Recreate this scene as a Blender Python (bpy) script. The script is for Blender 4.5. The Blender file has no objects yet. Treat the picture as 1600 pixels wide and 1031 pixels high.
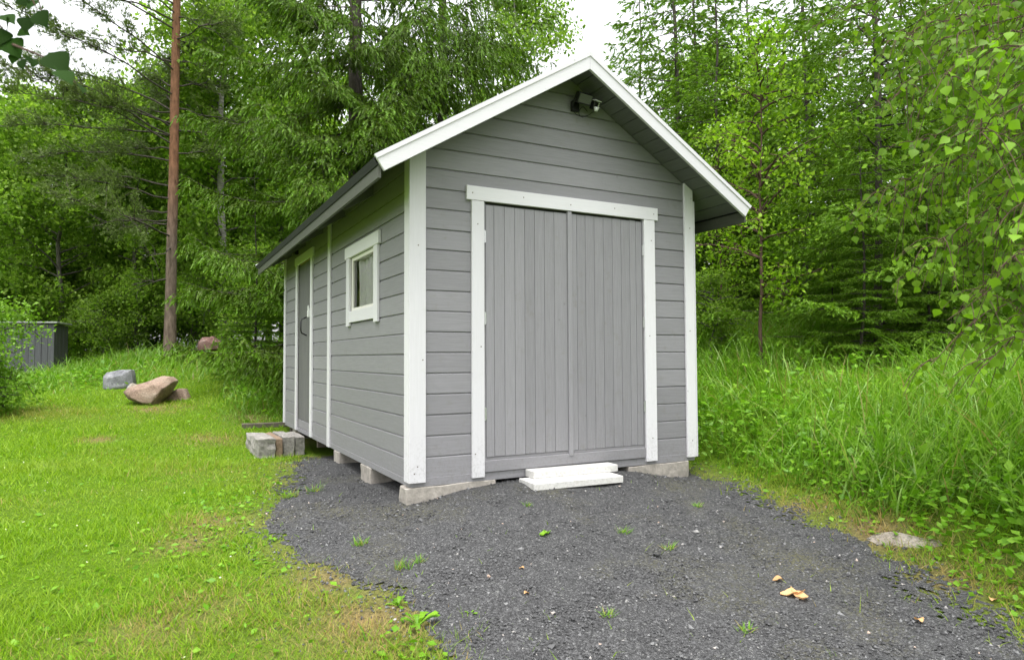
import bpy, math, random
import numpy as np
from mathutils import Matrix, Vector

R = math.radians
rng = np.random.default_rng(7)
random.seed(7)
scene = bpy.context.scene
C = scene.collection

# ------------------------------------------------------------------ camera
F_PX = 1059.64
CAM = np.array([-1.65907, -4.75804, 0.91716])
FW = np.array([0.4656453, 0.88406268, 0.04009532])
RT = np.array([0.88485338, -0.46584512, -0.00477708])
UP = np.array([-0.01445497, -0.0377029, 0.99918444])
cd = bpy.data.cameras.new('camera'); cam = bpy.data.objects.new('camera', cd); C.objects.link(cam)
cd.sensor_fit = 'HORIZONTAL'; cd.sensor_width = 36.0; cd.lens = F_PX / 1600 * 36.0
cd.clip_start = 0.05; cd.clip_end = 2000
M4 = Matrix.Identity(4)
for i in range(3):
    M4[i][0], M4[i][1], M4[i][2], M4[i][3] = RT[i], UP[i], -FW[i], CAM[i]
cam.matrix_world = M4
cd.dof.use_dof = True; cd.dof.focus_distance = 6.5; cd.dof.aperture_fstop = 4.5
scene.camera = cam

# ------------------------------------------------------------------ overcast daylight
world = bpy.data.worlds.new('World'); scene.world = world; world.use_nodes = True
nt = world.node_tree; nt.nodes.clear()
SUN_EL, SUN_AZ = R(76), R(218)      # soft sun high behind the camera, to the left
sky = nt.nodes.new('ShaderNodeTexSky'); sky.sky_type = 'NISHITA'; sky.sun_disc = False
sky.sun_elevation = SUN_EL; sky.sun_rotation = SUN_AZ
sky.air_density = 1.0; sky.dust_density = 4.0; sky.ozone_density = 1.0
hsv = nt.nodes.new('ShaderNodeHueSaturation'); hsv.inputs['Saturation'].default_value = 0.08; hsv.inputs['Value'].default_value = 1.8
bg = nt.nodes.new('ShaderNodeBackground'); bg.inputs['Strength'].default_value = 0.15
wo = nt.nodes.new('ShaderNodeOutputWorld')
nt.links.new(sky.outputs[0], hsv.inputs['Color']); nt.links.new(hsv.outputs[0], bg.inputs['Color']); nt.links.new(bg.outputs[0], wo.inputs['Surface'])
sd = bpy.data.lights.new('sun', 'SUN'); sun = bpy.data.objects.new('sun', sd); C.objects.link(sun)
sd.energy = 1.5; sd.angle = R(45); sd.color = (1.0, 0.985, 0.96)
sdir = Vector((math.sin(SUN_AZ) * math.cos(SUN_EL), math.cos(SUN_AZ) * math.cos(SUN_EL), math.sin(SUN_EL)))
sun.rotation_euler = sdir.to_track_quat('Z', 'Y').to_euler(); sun.location = sdir * 60
vs = scene.view_settings
vs.view_transform = 'Standard'; vs.look = 'None'; vs.gamma = 1.0; vs.exposure = 0.95
vs.use_curve_mapping = False

# ------------------------------------------------------------------ helpers
def tag(o, label=None, cat=None, group=None, kind=None):
    if label: o['label'] = label
    if cat: o['category'] = cat
    if group: o['group'] = group
    if kind: o['kind'] = kind
    return o

def link(name, me, mat=None, parent=None):
    o = bpy.data.objects.new(name, me); C.objects.link(o)
    if mat is not None and me is not None and not me.materials: me.materials.append(mat)
    if parent is not None: o.parent = parent
    return o

def empty(name, loc=(0, 0, 0), rz=0.0):
    o = bpy.data.objects.new(name, None); C.objects.link(o)
    o.location = loc; o.rotation_euler = (0, 0, rz); o.empty_display_size = 0.2
    return o

def tri_mesh(name, V, F, smooth=False, attrs=None):
    V = np.asarray(V, np.float32); F = np.asarray(F, np.int32)
    me = bpy.data.meshes.new(name)
    n, m, k = len(V), len(F), F.shape[1]
    me.vertices.add(n); me.vertices.foreach_set('co', V.ravel())
    me.loops.add(m * k); me.loops.foreach_set('vertex_index', F.ravel())
    me.polygons.add(m); me.polygons.foreach_set('loop_start', np.arange(0, m * k, k, dtype=np.int32))
    me.polygons.foreach_set('loop_total', np.full(m, k, np.int32))
    if smooth: me.polygons.foreach_set('use_smooth', np.ones(m, bool))
    if attrs:
        for an, av in attrs.items():
            a = me.attributes.new(an, 'FLOAT', 'POINT'); a.data.foreach_set('value', np.asarray(av, np.float32))
    me.update(calc_edges=True)
    return me

class MB:
    """collects polygons of one mesh"""
    def __init__(s): s.v = []; s.f = []
    def add(s, V, F):
        b = len(s.v); s.v.extend([tuple(map(float, p)) for p in V]); s.f.extend([tuple(b + i for i in f) for f in F]); return s
    def box(s, x0, x1, y0, y1, z0, z1, M=None):
        V = [(x0,y0,z0),(x1,y0,z0),(x1,y1,z0),(x0,y1,z0),(x0,y0,z1),(x1,y0,z1),(x1,y1,z1),(x0,y1,z1)]
        if M is not None: V = [tuple(M @ Vector(p)) for p in V]
        return s.add(V, [(0,3,2,1),(4,5,6,7),(0,1,5,4),(1,2,6,5),(2,3,7,6),(3,0,4,7)])
    def tube(s, pts, rad, n=6, cap=True):
        pts = [np.array(p, float) for p in pts]; V = []; F = []
        for i, p in enumerate(pts):
            t = pts[min(i+1, len(pts)-1)] - pts[max(i-1, 0)]; t /= (np.linalg.norm(t) + 1e-9)
            a = np.cross(t, (0, 0, 1.0)) if abs(t[2]) < .95 else np.cross(t, (1.0, 0, 0)); a /= np.linalg.norm(a); b = np.cross(t, a)
            r = rad[i] if hasattr(rad, '__len__') else rad
            for k in range(n):
                w = 2 * math.pi * k / n; V.append(p + r * (math.cos(w) * a + math.sin(w) * b))
        for i in range(len(pts) - 1):
            for k in range(n):
                F.append((i*n+k, i*n+(k+1) % n, (i+1)*n+(k+1) % n, (i+1)*n+k))
        if cap: F.append(tuple(range(n-1, -1, -1))); F.append(tuple((len(pts)-1)*n + k for k in range(n)))
        return s.add(V, F)
    def mesh(s, name, smooth=False, bevel=0.0):
        me = bpy.data.meshes.new(name); me.from_pydata(s.v, [], s.f)
        if bevel:
            import bmesh
            bm = bmesh.new(); bm.from_mesh(me); bmesh.ops.recalc_face_normals(bm, faces=bm.faces)
            bmesh.ops.bevel(bm, geom=list(bm.edges), offset=bevel, segments=1, affect='EDGES', profile=.5)
            bm.to_mesh(me); bm.free()
        if smooth:
            for p in me.polygons: p.use_smooth = True
        me.update(); return me
    def build(s, name, mat, parent=None, smooth=False, bevel=0.0):
        return link(name, s.mesh(name, smooth, bevel), mat, parent)

def at(px, py, depth):
    return CAM + depth * (FW + RT * (px - 800) / F_PX - UP * (py - 515.5) / F_PX)

# smooth pseudo-noise
_k = rng.normal(0, 1, (24, 3)); _ph = rng.uniform(0, 6.28, 24)
def noise2(x, y, sc):
    s = 0
    for i in range(24): s = s + np.sin(sc * (_k[i, 0] * x + _k[i, 1] * y) + _ph[i])
    return s / 4.9                    # about unit variance

# ------------------------------------------------------------------ terrain height
CP = np.array([
 (-1.66,-4.76,-.48),(.3,-3.2,-.40),(1.3,-.2,-.088),(0,-.1,-.165),(.35,-.1,-.105),(.7,-.1,-.066),(2,-.1,-.085),(2.7,-.1,-.2),
 (0,1.3,-.19),(0,2.3,-.165),(-.3,3.6,-.25),(0,5.5,-.08),(1.4,2.7,-.22),(2.7,2.7,-.2),(2.75,5.4,-.1),(1.4,5.5,-.15),
 (-.9,.3,-.20),(-.75,-1.4,-.28),(-.65,-2.2,-.36),(2.45,-1.1,-.23),(2.2,-2.2,-.30),(1.8,-3.1,-.36),(2.2,-4.5,-.42),
 (-2.85,2.7,-.19),(-2.2,-1,-.38),(-1.8,7.8,.17),(-1.3,11,.62),(-1.3,13.2,1.03),(-4.5,17.1,.55),(-4.6,8,.10),(-8,4,-.12),(-5,-3,-.45),(-6,12,.25),
 (5.9,2,.86),(6.9,.9,.86),(7.1,-.3,.80),(4.3,1,.32),(3.4,-.9,-.02),(4.4,-2,.22),(3.6,2.6,.05),(3.1,-2.8,-.12),(5.2,-4,.3),
 (4.2,6,.65),(1.4,8.5,.55),(0,17,1.15),(9,9,1.25),(3,14,1.2),(-10,20,.8),(14,2,1.3),(12,-6,1.0),(-12,-2,-.4),(2,-9,-.6),(-6,-9,-.7),(16,14,1.6),(0,26,1.4),(-14,12,.3)], float)
def _tps(r2): return np.where(r2 > 1e-9, .5 * r2 * np.log(r2 + 1e-12), 0)
_n = len(CP)
_A = np.zeros((_n + 3, _n + 3)); _d = ((CP[:, None, :2] - CP[None, :, :2]) ** 2).sum(-1)
_A[:_n, :_n] = _tps(_d) + np.eye(_n) * .02; _A[:_n, _n] = 1; _A[:_n, _n+1:] = CP[:, :2]; _A[_n, :_n] = 1; _A[_n+1:, :_n] = CP[:, :2].T
_w = np.linalg.solve(_A, np.concatenate([CP[:, 2], [0, 0, 0]]))
def ground(x, y):
    x = np.asarray(x, float); y = np.asarray(y, float)
    cx, cy = 1.0, 5.0
    r = np.hypot(x - cx, y - cy); k = np.where(r > 24, 24 / np.maximum(r, 1e-6), 1.0)
    X = cx + (x - cx) * k; Y = cy + (y - cy) * k
    z = _w[_n] + _w[_n+1] * X + _w[_n+2] * Y
    for i in range(_n): z = z + _w[i] * _tps((X - CP[i, 0]) ** 2 + (Y - CP[i, 1]) ** 2)
    far = np.clip((r - 15) / 15, 0, 1)
    z = z * (1 - far) + far * 1.2
    return z + .012 * noise2(x, y, 1.6) * np.clip(np.hypot(x - 1, y + .5) / 6 , .15, 1)
def gz(x, y): return float(ground(x, y))
def on_ground(px, py, d0=1.5, d1=60):
    lo = None
    for d in np.arange(d0, d1, .1):
        p = at(px, py, d)
        if p[2] < gz(p[0], p[1]):
            return np.array([p[0], p[1], gz(p[0], p[1])])
    p = at(px, py, 20); return np.array([p[0], p[1], gz(p[0], p[1])])
def stand(px, depth):
    p = at(px, 515, depth); return np.array([p[0], p[1], gz(p[0], p[1])])

# gravel outline (world metres)
GP = np.array([(.05,3.35),(-.25,2.75),(-.42,2.2),(-.62,1.5),(-.82,.5),(-.95,0),(-.82,-.6),(-.61,-1.2),(-.50,-1.75),(-.50,-2.3),(-.62,-2.9),(-.85,-3.6),(-1.2,-4.6),(-1.4,-7.5),
               (2.2,-7.5),(2.0,-5),(1.8,-3.9),(1.82,-3.2),(2.05,-2.65),(2.2,-2.2),(2.4,-1.7),(2.62,-1.0),(2.8,-.3),(2.85,.2),(2.6,.9),(2.6,3.5)], float)
def sdist(x, y):
    """signed distance to the gravel outline, negative inside"""
    x = np.asarray(x, float); y = np.asarray(y, float)
    d = np.full(x.shape, 1e9); ins = np.zeros(x.shape, bool)
    n = len(GP)
    for i in range(n):
        a, b = GP[i], GP[(i + 1) % n]
        ex, ey = b - a; t = np.clip(((x - a[0]) * ex + (y - a[1]) * ey) / (ex * ex + ey * ey), 0, 1)
        d = np.minimum(d, np.hypot(x - a[0] - t * ex, y - a[1] - t * ey))
        c = ((a[1] > y) != (b[1] > y)) & (x < (b[0] - a[0]) * (y - a[1]) / (b[1] - a[1] + 1e-12) + a[0])
        ins ^= c
    return np.where(ins, -d, d) + .05 * noise2(x, y, 2.2) + .035 * noise2(x + 9, y, 8.0)
def in_shed(x, y, m=0.0): return (x > -m) & (x < 2.77 + m) & (y > -m) & (y < 5.48 + m)

# ------------------------------------------------------------------ materials
def new_mat(name):
    m = bpy.data.materials.new(name); m.use_nodes = True; n = m.node_tree; n.nodes.clear()
    out = n.nodes.new('ShaderNodeOutputMaterial'); return m, n, out
def nd(n, t, **kw):
    x = n.nodes.new(t)
    for k, v in kw.items():
        if k in x.inputs: x.inputs[k].default_value = v
        else: setattr(x, k, v)
    return x
def ramp(n, stops, interp='LINEAR'):
    r = n.nodes.new('ShaderNodeValToRGB'); r.color_ramp.interpolation = interp
    while len(r.color_ramp.elements) < len(stops): r.color_ramp.elements.new(.5)
    for e, (p, c) in zip(r.color_ramp.elements, stops): e.position = p; e.color = (*c, 1)
    return r
def mixc(n, fac, a, b, mode='MIX'):
    m = n.nodes.new('ShaderNodeMix'); m.data_type = 'RGBA'; m.blend_type = mode
    for s, v in ((0, fac), (6, a), (7, b)):
        if isinstance(v, (int, float)): m.inputs[s].default_value = v
        elif isinstance(v, tuple): m.inputs[s].default_value = (*v, 1)
        else: n.links.new(v, m.inputs[s])
    return m.outputs[2]

def paint(name, col, scale, bump=.25, var=.11, rough=.55, dirt=.2, dirtcol=(.16, .15, .12)):
    """painted sawn timber; scale stretches the grain"""
    m, n, out = new_mat(name); L = n.links
    geo = nd(n, 'ShaderNodeNewGeometry'); mp = nd(n, 'ShaderNodeMapping'); mp.inputs['Scale'].default_value = scale
    oi = nd(n, 'ShaderNodeObjectInfo'); add = nd(n, 'ShaderNodeVectorMath', operation='ADD')
    sc = nd(n, 'ShaderNodeVectorMath', operation='SCALE'); comb = nd(n, 'ShaderNodeCombineXYZ')
    for k in range(3): L.new(oi.outputs['Random'], comb.inputs[k])
    L.new(comb.outputs[0], sc.inputs[0]); sc.inputs['Scale'].default_value = 37.0
    L.new(geo.outputs['Position'], add.inputs[0]); L.new(sc.outputs[0], add.inputs[1]); L.new(add.outputs[0], mp.inputs['Vector'])
    g = nd(n, 'ShaderNodeTexNoise', Scale=3.0, Detail=6.0, Roughness=.65); L.new(mp.outputs[0], g.inputs['Vector'])
    big = nd(n, 'ShaderNodeTexNoise', Scale=1.7, Detail=4.0); L.new(add.outputs[0], big.inputs['Vector'])
    fine = nd(n, 'ShaderNodeTexNoise', Scale=14.0, Detail=5.0, Roughness=.7); L.new(add.outputs[0], fine.inputs['Vector'])
    d1 = tuple(c * (1 - var) for c in col); d2 = tuple(min(1, c * (1 + var)) for c in col)
    r1 = ramp(n, [(.3, d1), (.7, d2)]); L.new(g.outputs[0], r1.inputs[0])
    v = nd(n, 'ShaderNodeMapRange'); L.new(oi.outputs['Random'], v.inputs[0]); v.inputs[3].default_value = .91; v.inputs[4].default_value = 1.07
    cm = nd(n, 'ShaderNodeCombineXYZ')
    for k in range(3): L.new(v.outputs[0], cm.inputs[k])
    c1 = mixc(n, 1.0, r1.outputs[0], cm.outputs[0], 'MULTIPLY')
    dr = ramp(n, [(.55, (0, 0, 0)), (.78, (1, 1, 1))]); L.new(fine.outputs[0], dr.inputs[0])
    br = ramp(n, [(.4, (0, 0, 0)), (.7, (1, 1, 1))]); L.new(big.outputs[0], br.inputs[0])
    mul = nd(n, 'ShaderNodeMath', operation='MULTIPLY'); L.new(dr.outputs[0], mul.inputs[0]); L.new(br.outputs[0], mul.inputs[1])
    mul2 = nd(n, 'ShaderNodeMath', operation='MULTIPLY'); L.new(mul.outputs[0], mul2.inputs[0]); mul2.inputs[1].default_value = dirt * 3
    mul2.use_clamp = True
    c2 = mixc(n, mul2.outputs[0], c1, dirtcol)
    # dark knots showing through the paint
    vo = nd(n, 'ShaderNodeTexVoronoi', Scale=4.2); L.new(add.outputs[0], vo.inputs['Vector'])
    kr = ramp(n, [(.0, (1, 1, 1)), (.035, (.6, .6, .6)), (.05, (0, 0, 0))]); L.new(vo.outputs['Distance'], kr.inputs[0])
    km = nd(n, 'ShaderNodeMath', operation='MULTIPLY'); L.new(kr.outputs[0], km.inputs[0]); km.inputs[1].default_value = .55
    c3 = mixc(n, km.outputs[0], c2, tuple(c * .55 for c in col))
    # mud splashed up from the ground
    sx = nd(n, 'ShaderNodeSeparateXYZ'); L.new(geo.outputs['Position'], sx.inputs[0])
    mz = nd(n, 'ShaderNodeMapRange'); L.new(sx.outputs[2], mz.inputs[0]); mz.inputs[1].default_value = .42; mz.inputs[2].default_value = -.03; mz.inputs[3].default_value = 0; mz.inputs[4].default_value = 1
    sp = nd(n, 'ShaderNodeTexNoise', Scale=55.0, Detail=4.0, Roughness=.7); L.new(geo.outputs['Position'], sp.inputs['Vector'])
    sr = ramp(n, [(.48, (0, 0, 0)), (.72, (1, 1, 1))]); L.new(sp.outputs[0], sr.inputs[0])
    mm = nd(n, 'ShaderNodeMath', operation='MULTIPLY'); L.new(mz.outputs[0], mm.inputs[0]); L.new(sr.outputs[0], mm.inputs[1])
    mm2 = nd(n, 'ShaderNodeMath', operation='MULTIPLY'); L.new(mm.outputs[0], mm2.inputs[0]); mm2.inputs[1].default_value = .4
    c3 = mixc(n, mm2.outputs[0], c3, (.12, .105, .085))
    p = nd(n, 'ShaderNodeBsdfPrincipled', Roughness=rough); L.new(c3, p.inputs['Base Color'])
    p.inputs['Specular IOR Level'].default_value = .3
    b = nd(n, 'ShaderNodeBump', Strength=bump, Distance=.004); L.new(g.outputs[0], b.inputs['Height']); L.new(b.outputs[0], p.inputs['Normal'])
    L.new(p.outputs[0], out.inputs[0]); return m

GREY = (.225, .220, .234)
M = {}
M['grey_h'] = paint('grey_paint_horizontal', GREY, (1.6, 1.6, 45), .3)
M['grey_v'] = paint('grey_paint_vertical', (.231, .226, .240), (45, 45, 1.6), .3)
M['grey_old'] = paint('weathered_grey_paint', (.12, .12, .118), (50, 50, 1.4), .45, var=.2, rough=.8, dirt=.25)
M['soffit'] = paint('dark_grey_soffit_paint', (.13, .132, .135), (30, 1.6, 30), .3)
M['fascia'] = paint('grey_fascia_paint', (.075, .08, .062), (1.6, 1.6, 45), .3, var=.15, dirt=.3)
M['white_h'] = paint('white_paint_horizontal', (.605, .595, .618), (1.6, 1.6, 45), .2, var=.035, dirt=.10, dirtcol=(.40, .41, .34))
M['white_v'] = paint('white_paint_vertical', (.605, .595, .618), (45, 45, 1.6), .2, var=.035, dirt=.10, dirtcol=(.40, .41, .34))
M['white_step'] = paint('white_step_paint', (.56, .55, .53), (1.6, 30, 45), .3, var=.03, dirt=.35, dirtcol=(.34, .31, .25))
M['dark_wood'] = paint('dark_tarred_wood', (.085, .087, .095), (40, 40, 1.4), .5, var=.25, rough=.75, dirt=.2)

def simple(name, col, rough=.6, metal=0.0, noise=0.0, nscale=30.0, bump=0.0, spec=.4):
    m, n, out = new_mat(name); L = n.links
    p = nd(n, 'ShaderNodeBsdfPrincipled', Roughness=rough, Metallic=metal); p.inputs['Specular IOR Level'].default_value = spec
    if noise or bump:
        geo = nd(n, 'ShaderNodeNewGeometry')
        t = nd(n, 'ShaderNodeTexNoise', Scale=nscale, Detail=6.0, Roughness=.65); L.new(geo.outputs['Position'], t.inputs['Vector'])
        r = ramp(n, [(.25, tuple(c * (1 - noise) for c in col)), (.75, tuple(min(1, c * (1 + noise)) for c in col))]); L.new(t.outputs[0], r.inputs[0]); L.new(r.outputs[0], p.inputs['Base Color'])
        if bump:
            b = nd(n, 'ShaderNodeBump', Strength=bump, Distance=.01); L.new(t.outputs[0], b.inputs['Height']); L.new(b.outputs[0], p.inputs['Normal'])
    else: p.inputs['Base Color'].default_value = (*col, 1)
    L.new(p.outputs[0], out.inputs[0]); return m
M['felt'] = simple('bitumen_felt', (.035, .036, .04), .85, noise=.3, nscale=120, bump=.4)
M['black'] = simple('black_plastic', (.012, .012, .013), .4)
M['steel'] = simple('galvanised_steel', (.55, .55, .56), .38, .9, noise=.1, nscale=60)
M['reflector'] = simple('frosted_lamp_glass', (.09, .093, .085), .25)
M['interior'] = simple('raw_pine', (.55, .38, .25), .7, noise=.15, nscale=12)
M['cream'] = simple('cream_window_frame', (.66, .64, .59), .5)
M['dark_int'] = simple('dark_floor_timber', (.10, .085, .065), .8, noise=.3, nscale=14, bump=.3)
M['concrete'] = simple('concrete', (.30, .275, .245), .9, noise=.35, nscale=18, bump=.7, spec=.2)
M['concrete_rough'] = simple('rough_concrete', (.25, .235, .215), .95, noise=.5, nscale=26, bump=1.0, spec=.2)
M['brownblock'] = simple('brown_concrete', (.23, .165, .115), .9, noise=.35, nscale=28, bump=.8, spec=.2)
M['porcelain'] = simple('white_plastic', (.8, .8, .8), .35)

def rock_mat(name, a, b, c):
    m, n, out = new_mat(name); L = n.links
    geo = nd(n, 'ShaderNodeNewGeometry')
    t = nd(n, 'ShaderNodeTexNoise', Scale=4.5, Detail=9.0, Roughness=.7, Distortion=.6); L.new(geo.outputs['Position'], t.inputs['Vector'])
    f = nd(n, 'ShaderNodeTexNoise', Scale=55.0, Detail=4.0, Roughness=.7); L.new(geo.outputs['Position'], f.inputs['Vector'])
    r = ramp(n, [(.3, a), (.5, b), (.72, c)]); L.new(t.outputs[0], r.inputs[0])
    rf = ramp(n, [(.3, (.62, .62, .62)), (.7, (1.25, 1.25, 1.25))]); L.new(f.outputs[0], rf.inputs[0])
    cc = mixc(n, 1.0, r.outputs[0], rf.outputs[0], 'MULTIPLY')
    p = nd(n, 'ShaderNodeBsdfPrincipled', Roughness=.85); p.inputs['Specular IOR Level'].default_value = .25; L.new(cc, p.inputs['Base Color'])
    ad = nd(n, 'ShaderNodeMath', operation='MULTIPLY_ADD'); L.new(f.outputs[0], ad.inputs[0]); ad.inputs[1].default_value = .35; L.new(t.outputs[0], ad.inputs[2])
    bp = nd(n, 'ShaderNodeBump', Strength=1.0, Distance=.05); L.new(ad.outputs[0], bp.inputs['Height']); L.new(bp.outputs[0], p.inputs['Normal'])
    L.new(p.outputs[0], out.inputs[0]); return m
M['rock_grey'] = rock_mat('grey_granite', (.11, .112, .12), (.22, .222, .235), (.35, .35, .35))
M['rock_pink'] = rock_mat('pink_granite', (.15, .10, .08), (.31, .22, .165), (.44, .355, .285))
M['rock_pale'] = rock_mat('pale_stone', (.20, .17, .13), (.33, .29, .24), (.44, .41, .36))
M['rock_red'] = rock_mat('reddish_stone', (.13, .07, .06), (.26, .15, .13), (.36, .27, .24))

def leaf_mat(name, cols, trans=.35, rough=.5, attr=None, attrcol=None, dry=None, spec=.25, obj=.15, tfac=(1.15, 1.25, .8)):
    """cols: 3 stops picked per leaf; attr mixes to attrcol (young tips); 'dry' attribute mixes to straw"""
    m, n, out = new_mat(name); L = n.links
    geo = nd(n, 'ShaderNodeNewGeometry')
    r = ramp(n, [(0, cols[0]), (.5, cols[1]), (1, cols[2])]); L.new(geo.outputs['Random Per Island'], r.inputs[0])
    c = r.outputs[0]
    if obj:
        oi = nd(n, 'ShaderNodeObjectInfo'); v = nd(n, 'ShaderNodeMapRange'); L.new(oi.outputs['Random'], v.inputs[0]); v.inputs[3].default_value = 1 - obj; v.inputs[4].default_value = 1 + obj
        cm = nd(n, 'ShaderNodeCombineXYZ')
        for k in range(3): L.new(v.outputs[0], cm.inputs[k])
        c = mixc(n, 1.0, c, cm.outputs[0], 'MULTIPLY')
    if attr:
        a = nd(n, 'ShaderNodeAttribute', attribute_name=attr); c = mixc(n, a.outputs['Fac'], c, attrcol)
    if dry:
        a = nd(n, 'ShaderNodeAttribute', attribute_name='dry'); c = mixc(n, a.outputs['Fac'], c, dry)
    p = nd(n, 'ShaderNodeBsdfPrincipled', Roughness=rough); p.inputs['Specular IOR Level'].default_value = spec; L.new(c, p.inputs['Base Color'])
    tr = nd(n, 'ShaderNodeBsdfTranslucent'); ct = mixc(n, 1.0, c, tfac, 'MULTIPLY'); L.new(ct, tr.inputs['Color'])
    mx = nd(n, 'ShaderNodeMixShader'); mx.inputs[0].default_value = trans
    L.new(p.outputs[0], mx.inputs[1]); L.new(tr.outputs[0], mx.inputs[2]); L.new(mx.outputs[0], out.inputs[0]); return m
STRAW = (.36, .25, .10)
M['lawn_blade'] = leaf_mat('lawn_grass', [(.105, .215, .005), (.165, .295, .007), (.265, .395, .02)], .45, .5, dry=STRAW, obj=0)
M['tall_blade'] = leaf_mat('tall_grass', [(.085, .20, .010), (.14, .285, .016), (.24, .38, .07)], .45, .42, dry=(.30, .24, .10), obj=0, spec=.4)
M['weed_leaf'] = leaf_mat('weed_leaf', [(.085, .21, .008), (.13, .29, .012), (.20, .37, .025)], .35, .45, dry=STRAW, obj=.1)
M['leaf_wood'] = leaf_mat('broadleaf_foliage', [(.10, .195, .014), (.165, .285, .026), (.27, .395, .06)], .54, .5, obj=.22)
M['leaf_young'] = leaf_mat('young_birch_foliage', [(.12, .24, .008), (.18, .32, .012), (.26, .40, .03)], .42, .45)
M['leaf_near'] = leaf_mat('birch_leaf', [(.09, .20, .008), (.145, .285, .012), (.22, .37, .025)], .52, .5, spec=.22, obj=.25)
M['leaf_bush'] = leaf_mat('shrub_foliage', [(.10, .22, .012), (.15, .29, .02), (.20, .35, .035)], .4, .5)
M['spruce'] = leaf_mat('spruce_needles', [(.035, .052, .005), (.052, .078, .006), (.08, .115, .008)], .26, .55, attr='tip', attrcol=(.13, .285, .009))
M['spruce_light'] = leaf_mat('young_spruce_needles', [(.075, .15, .008), (.11, .20, .010), (.15, .245, .014)], .38, .55, attr='tip', attrcol=(.14, .285, .014), obj=.2)
M['pine'] = leaf_mat('pine_needles', [(.09, .14, .028), (.12, .18, .036), (.16, .225, .05)], .2, .55)
M['leaf_backlit'] = leaf_mat('painted_backlit_leaf', [(.010, .03, .003), (.015, .042, .004), (.022, .055, .005)], .3, .75, spec=.08, obj=.3)  # green darkened in the base colour to stand in for backlit shade
M['flower'] = leaf_mat('yellow_petals', [(.75, .55, .02), (.8, .62, .03), (.85, .7, .08)], .2, .5, obj=0)
M['clover'] = leaf_mat('white_clover_heads', [(.6, .58, .45), (.7, .68, .55), (.75, .74, .66)], .2, .6, obj=0)
M['dryleaf'] = leaf_mat('dry_leaf', [(.42, .24, .10), (.5, .29, .13), (.55, .34, .17)], .2, .6, obj=.2, tfac=(1, 1, 1))

def bark(name, lo, hi, zlo=None, zhi=None, lo2=None, hi2=None, sc=(9, 9, 2.2), bump=1.0):
    """bark; above zhi (object height) it turns to the second pair of colours"""
    m, n, out = new_mat(name); L = n.links
    tc = nd(n, 'ShaderNodeTexCoord'); mp = nd(n, 'ShaderNodeMapping'); mp.inputs['Scale'].default_value = sc; L.new(tc.outputs['Object'], mp.inputs[0])
    t = nd(n, 'ShaderNodeTexNoise', Scale=2.2, Detail=8.0, Roughness=.7); L.new(mp.outputs[0], t.inputs['Vector'])
    r = ramp(n, [(.32, lo), (.68, hi)]); L.new(t.outputs[0], r.inputs[0]); c = r.outputs[0]
    if lo2:
        r2 = ramp(n, [(.3, lo2), (.62, hi2)]); L.new(t.outputs[0], r2.inputs[0])
        sx = nd(n, 'ShaderNodeSeparateXYZ'); L.new(tc.outputs['Object'], sx.inputs[0])
        mr = nd(n, 'ShaderNodeMapRange'); L.new(sx.outputs[2], mr.inputs[0]); mr.inputs[1].default_value = zlo; mr.inputs[2].default_value = zhi
        c = mixc(n, mr.outputs[0], c, r2.outputs[0])
    p = nd(n, 'ShaderNodeBsdfPrincipled', Roughness=.9); p.inputs['Specular IOR Level'].default_value = .15; L.new(c, p.inputs['Base Color'])
    b = nd(n, 'ShaderNodeBump', Strength=bump, Distance=.03); L.new(t.outputs[0], b.inputs['Height']); L.new(b.outputs[0], p.inputs['Normal'])
    L.new(p.outputs[0], out.inputs[0]); return m
M['bark_pine'] = bark('pine_bark', (.07, .05, .04), (.24, .18, .145), 2.6, 4.6, (.10, .05, .03), (.27, .135, .08))
M['bark_spruce'] = bark('spruce_bark', (.035, .03, .026), (.11, .095, .08))
M['bark_broad'] = bark('grey_bark', (.05, .045, .04), (.17, .155, .135))
M['bark_birch'] = bark('birch_bark', (.10, .09, .08), (.5, .48, .44), sc=(3, 3, 9))
M['bark_young'] = bark('young_birch_bark', (.05, .032, .024), (.14, .09, .065))

def ground_mat():
    m, n, out = new_mat('lawn_soil'); L = n.links
    geo = nd(n, 'ShaderNodeNewGeometry')
    a = nd(n, 'ShaderNodeTexNoise', Scale=.9, Detail=6.0, Roughness=.6); L.new(geo.outputs['Position'], a.inputs['Vector'])
    f = nd(n, 'ShaderNodeTexNoise', Scale=38.0, Detail=6.0, Roughness=.75); L.new(geo.outputs['Position'], f.inputs['Vector'])
    r1 = ramp(n, [(.3, (.045, .09, .006)), (.55, (.09, .165, .008)), (.75, (.13, .21, .012))]); L.new(f.outputs[0], r1.inputs[0])
    r2 = ramp(n, [(.3, (.07, .05, .03)), (.5, (.17, .125, .06)), (.7, (.30, .22, .11))]); L.new(f.outputs[0], r2.inputs[0])
    at_ = nd(n, 'ShaderNodeAttribute', attribute_name='dry')
    c = mixc(n, at_.outputs['Fac'], r1.outputs[0], r2.outputs[0])
    p = nd(n, 'ShaderNodeBsdfPrincipled', Roughness=.95); p.inputs['Specular IOR Level'].default_value = .1; L.new(c, p.inputs['Base Color'])
    b = nd(n, 'ShaderNodeBump', Strength=.9, Distance=.03); L.new(f.outputs[0], b.inputs['Height']); L.new(b.outputs[0], p.inputs['Normal'])
    L.new(p.outputs[0], out.inputs[0]); return m
M['ground'] = ground_mat()

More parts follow.
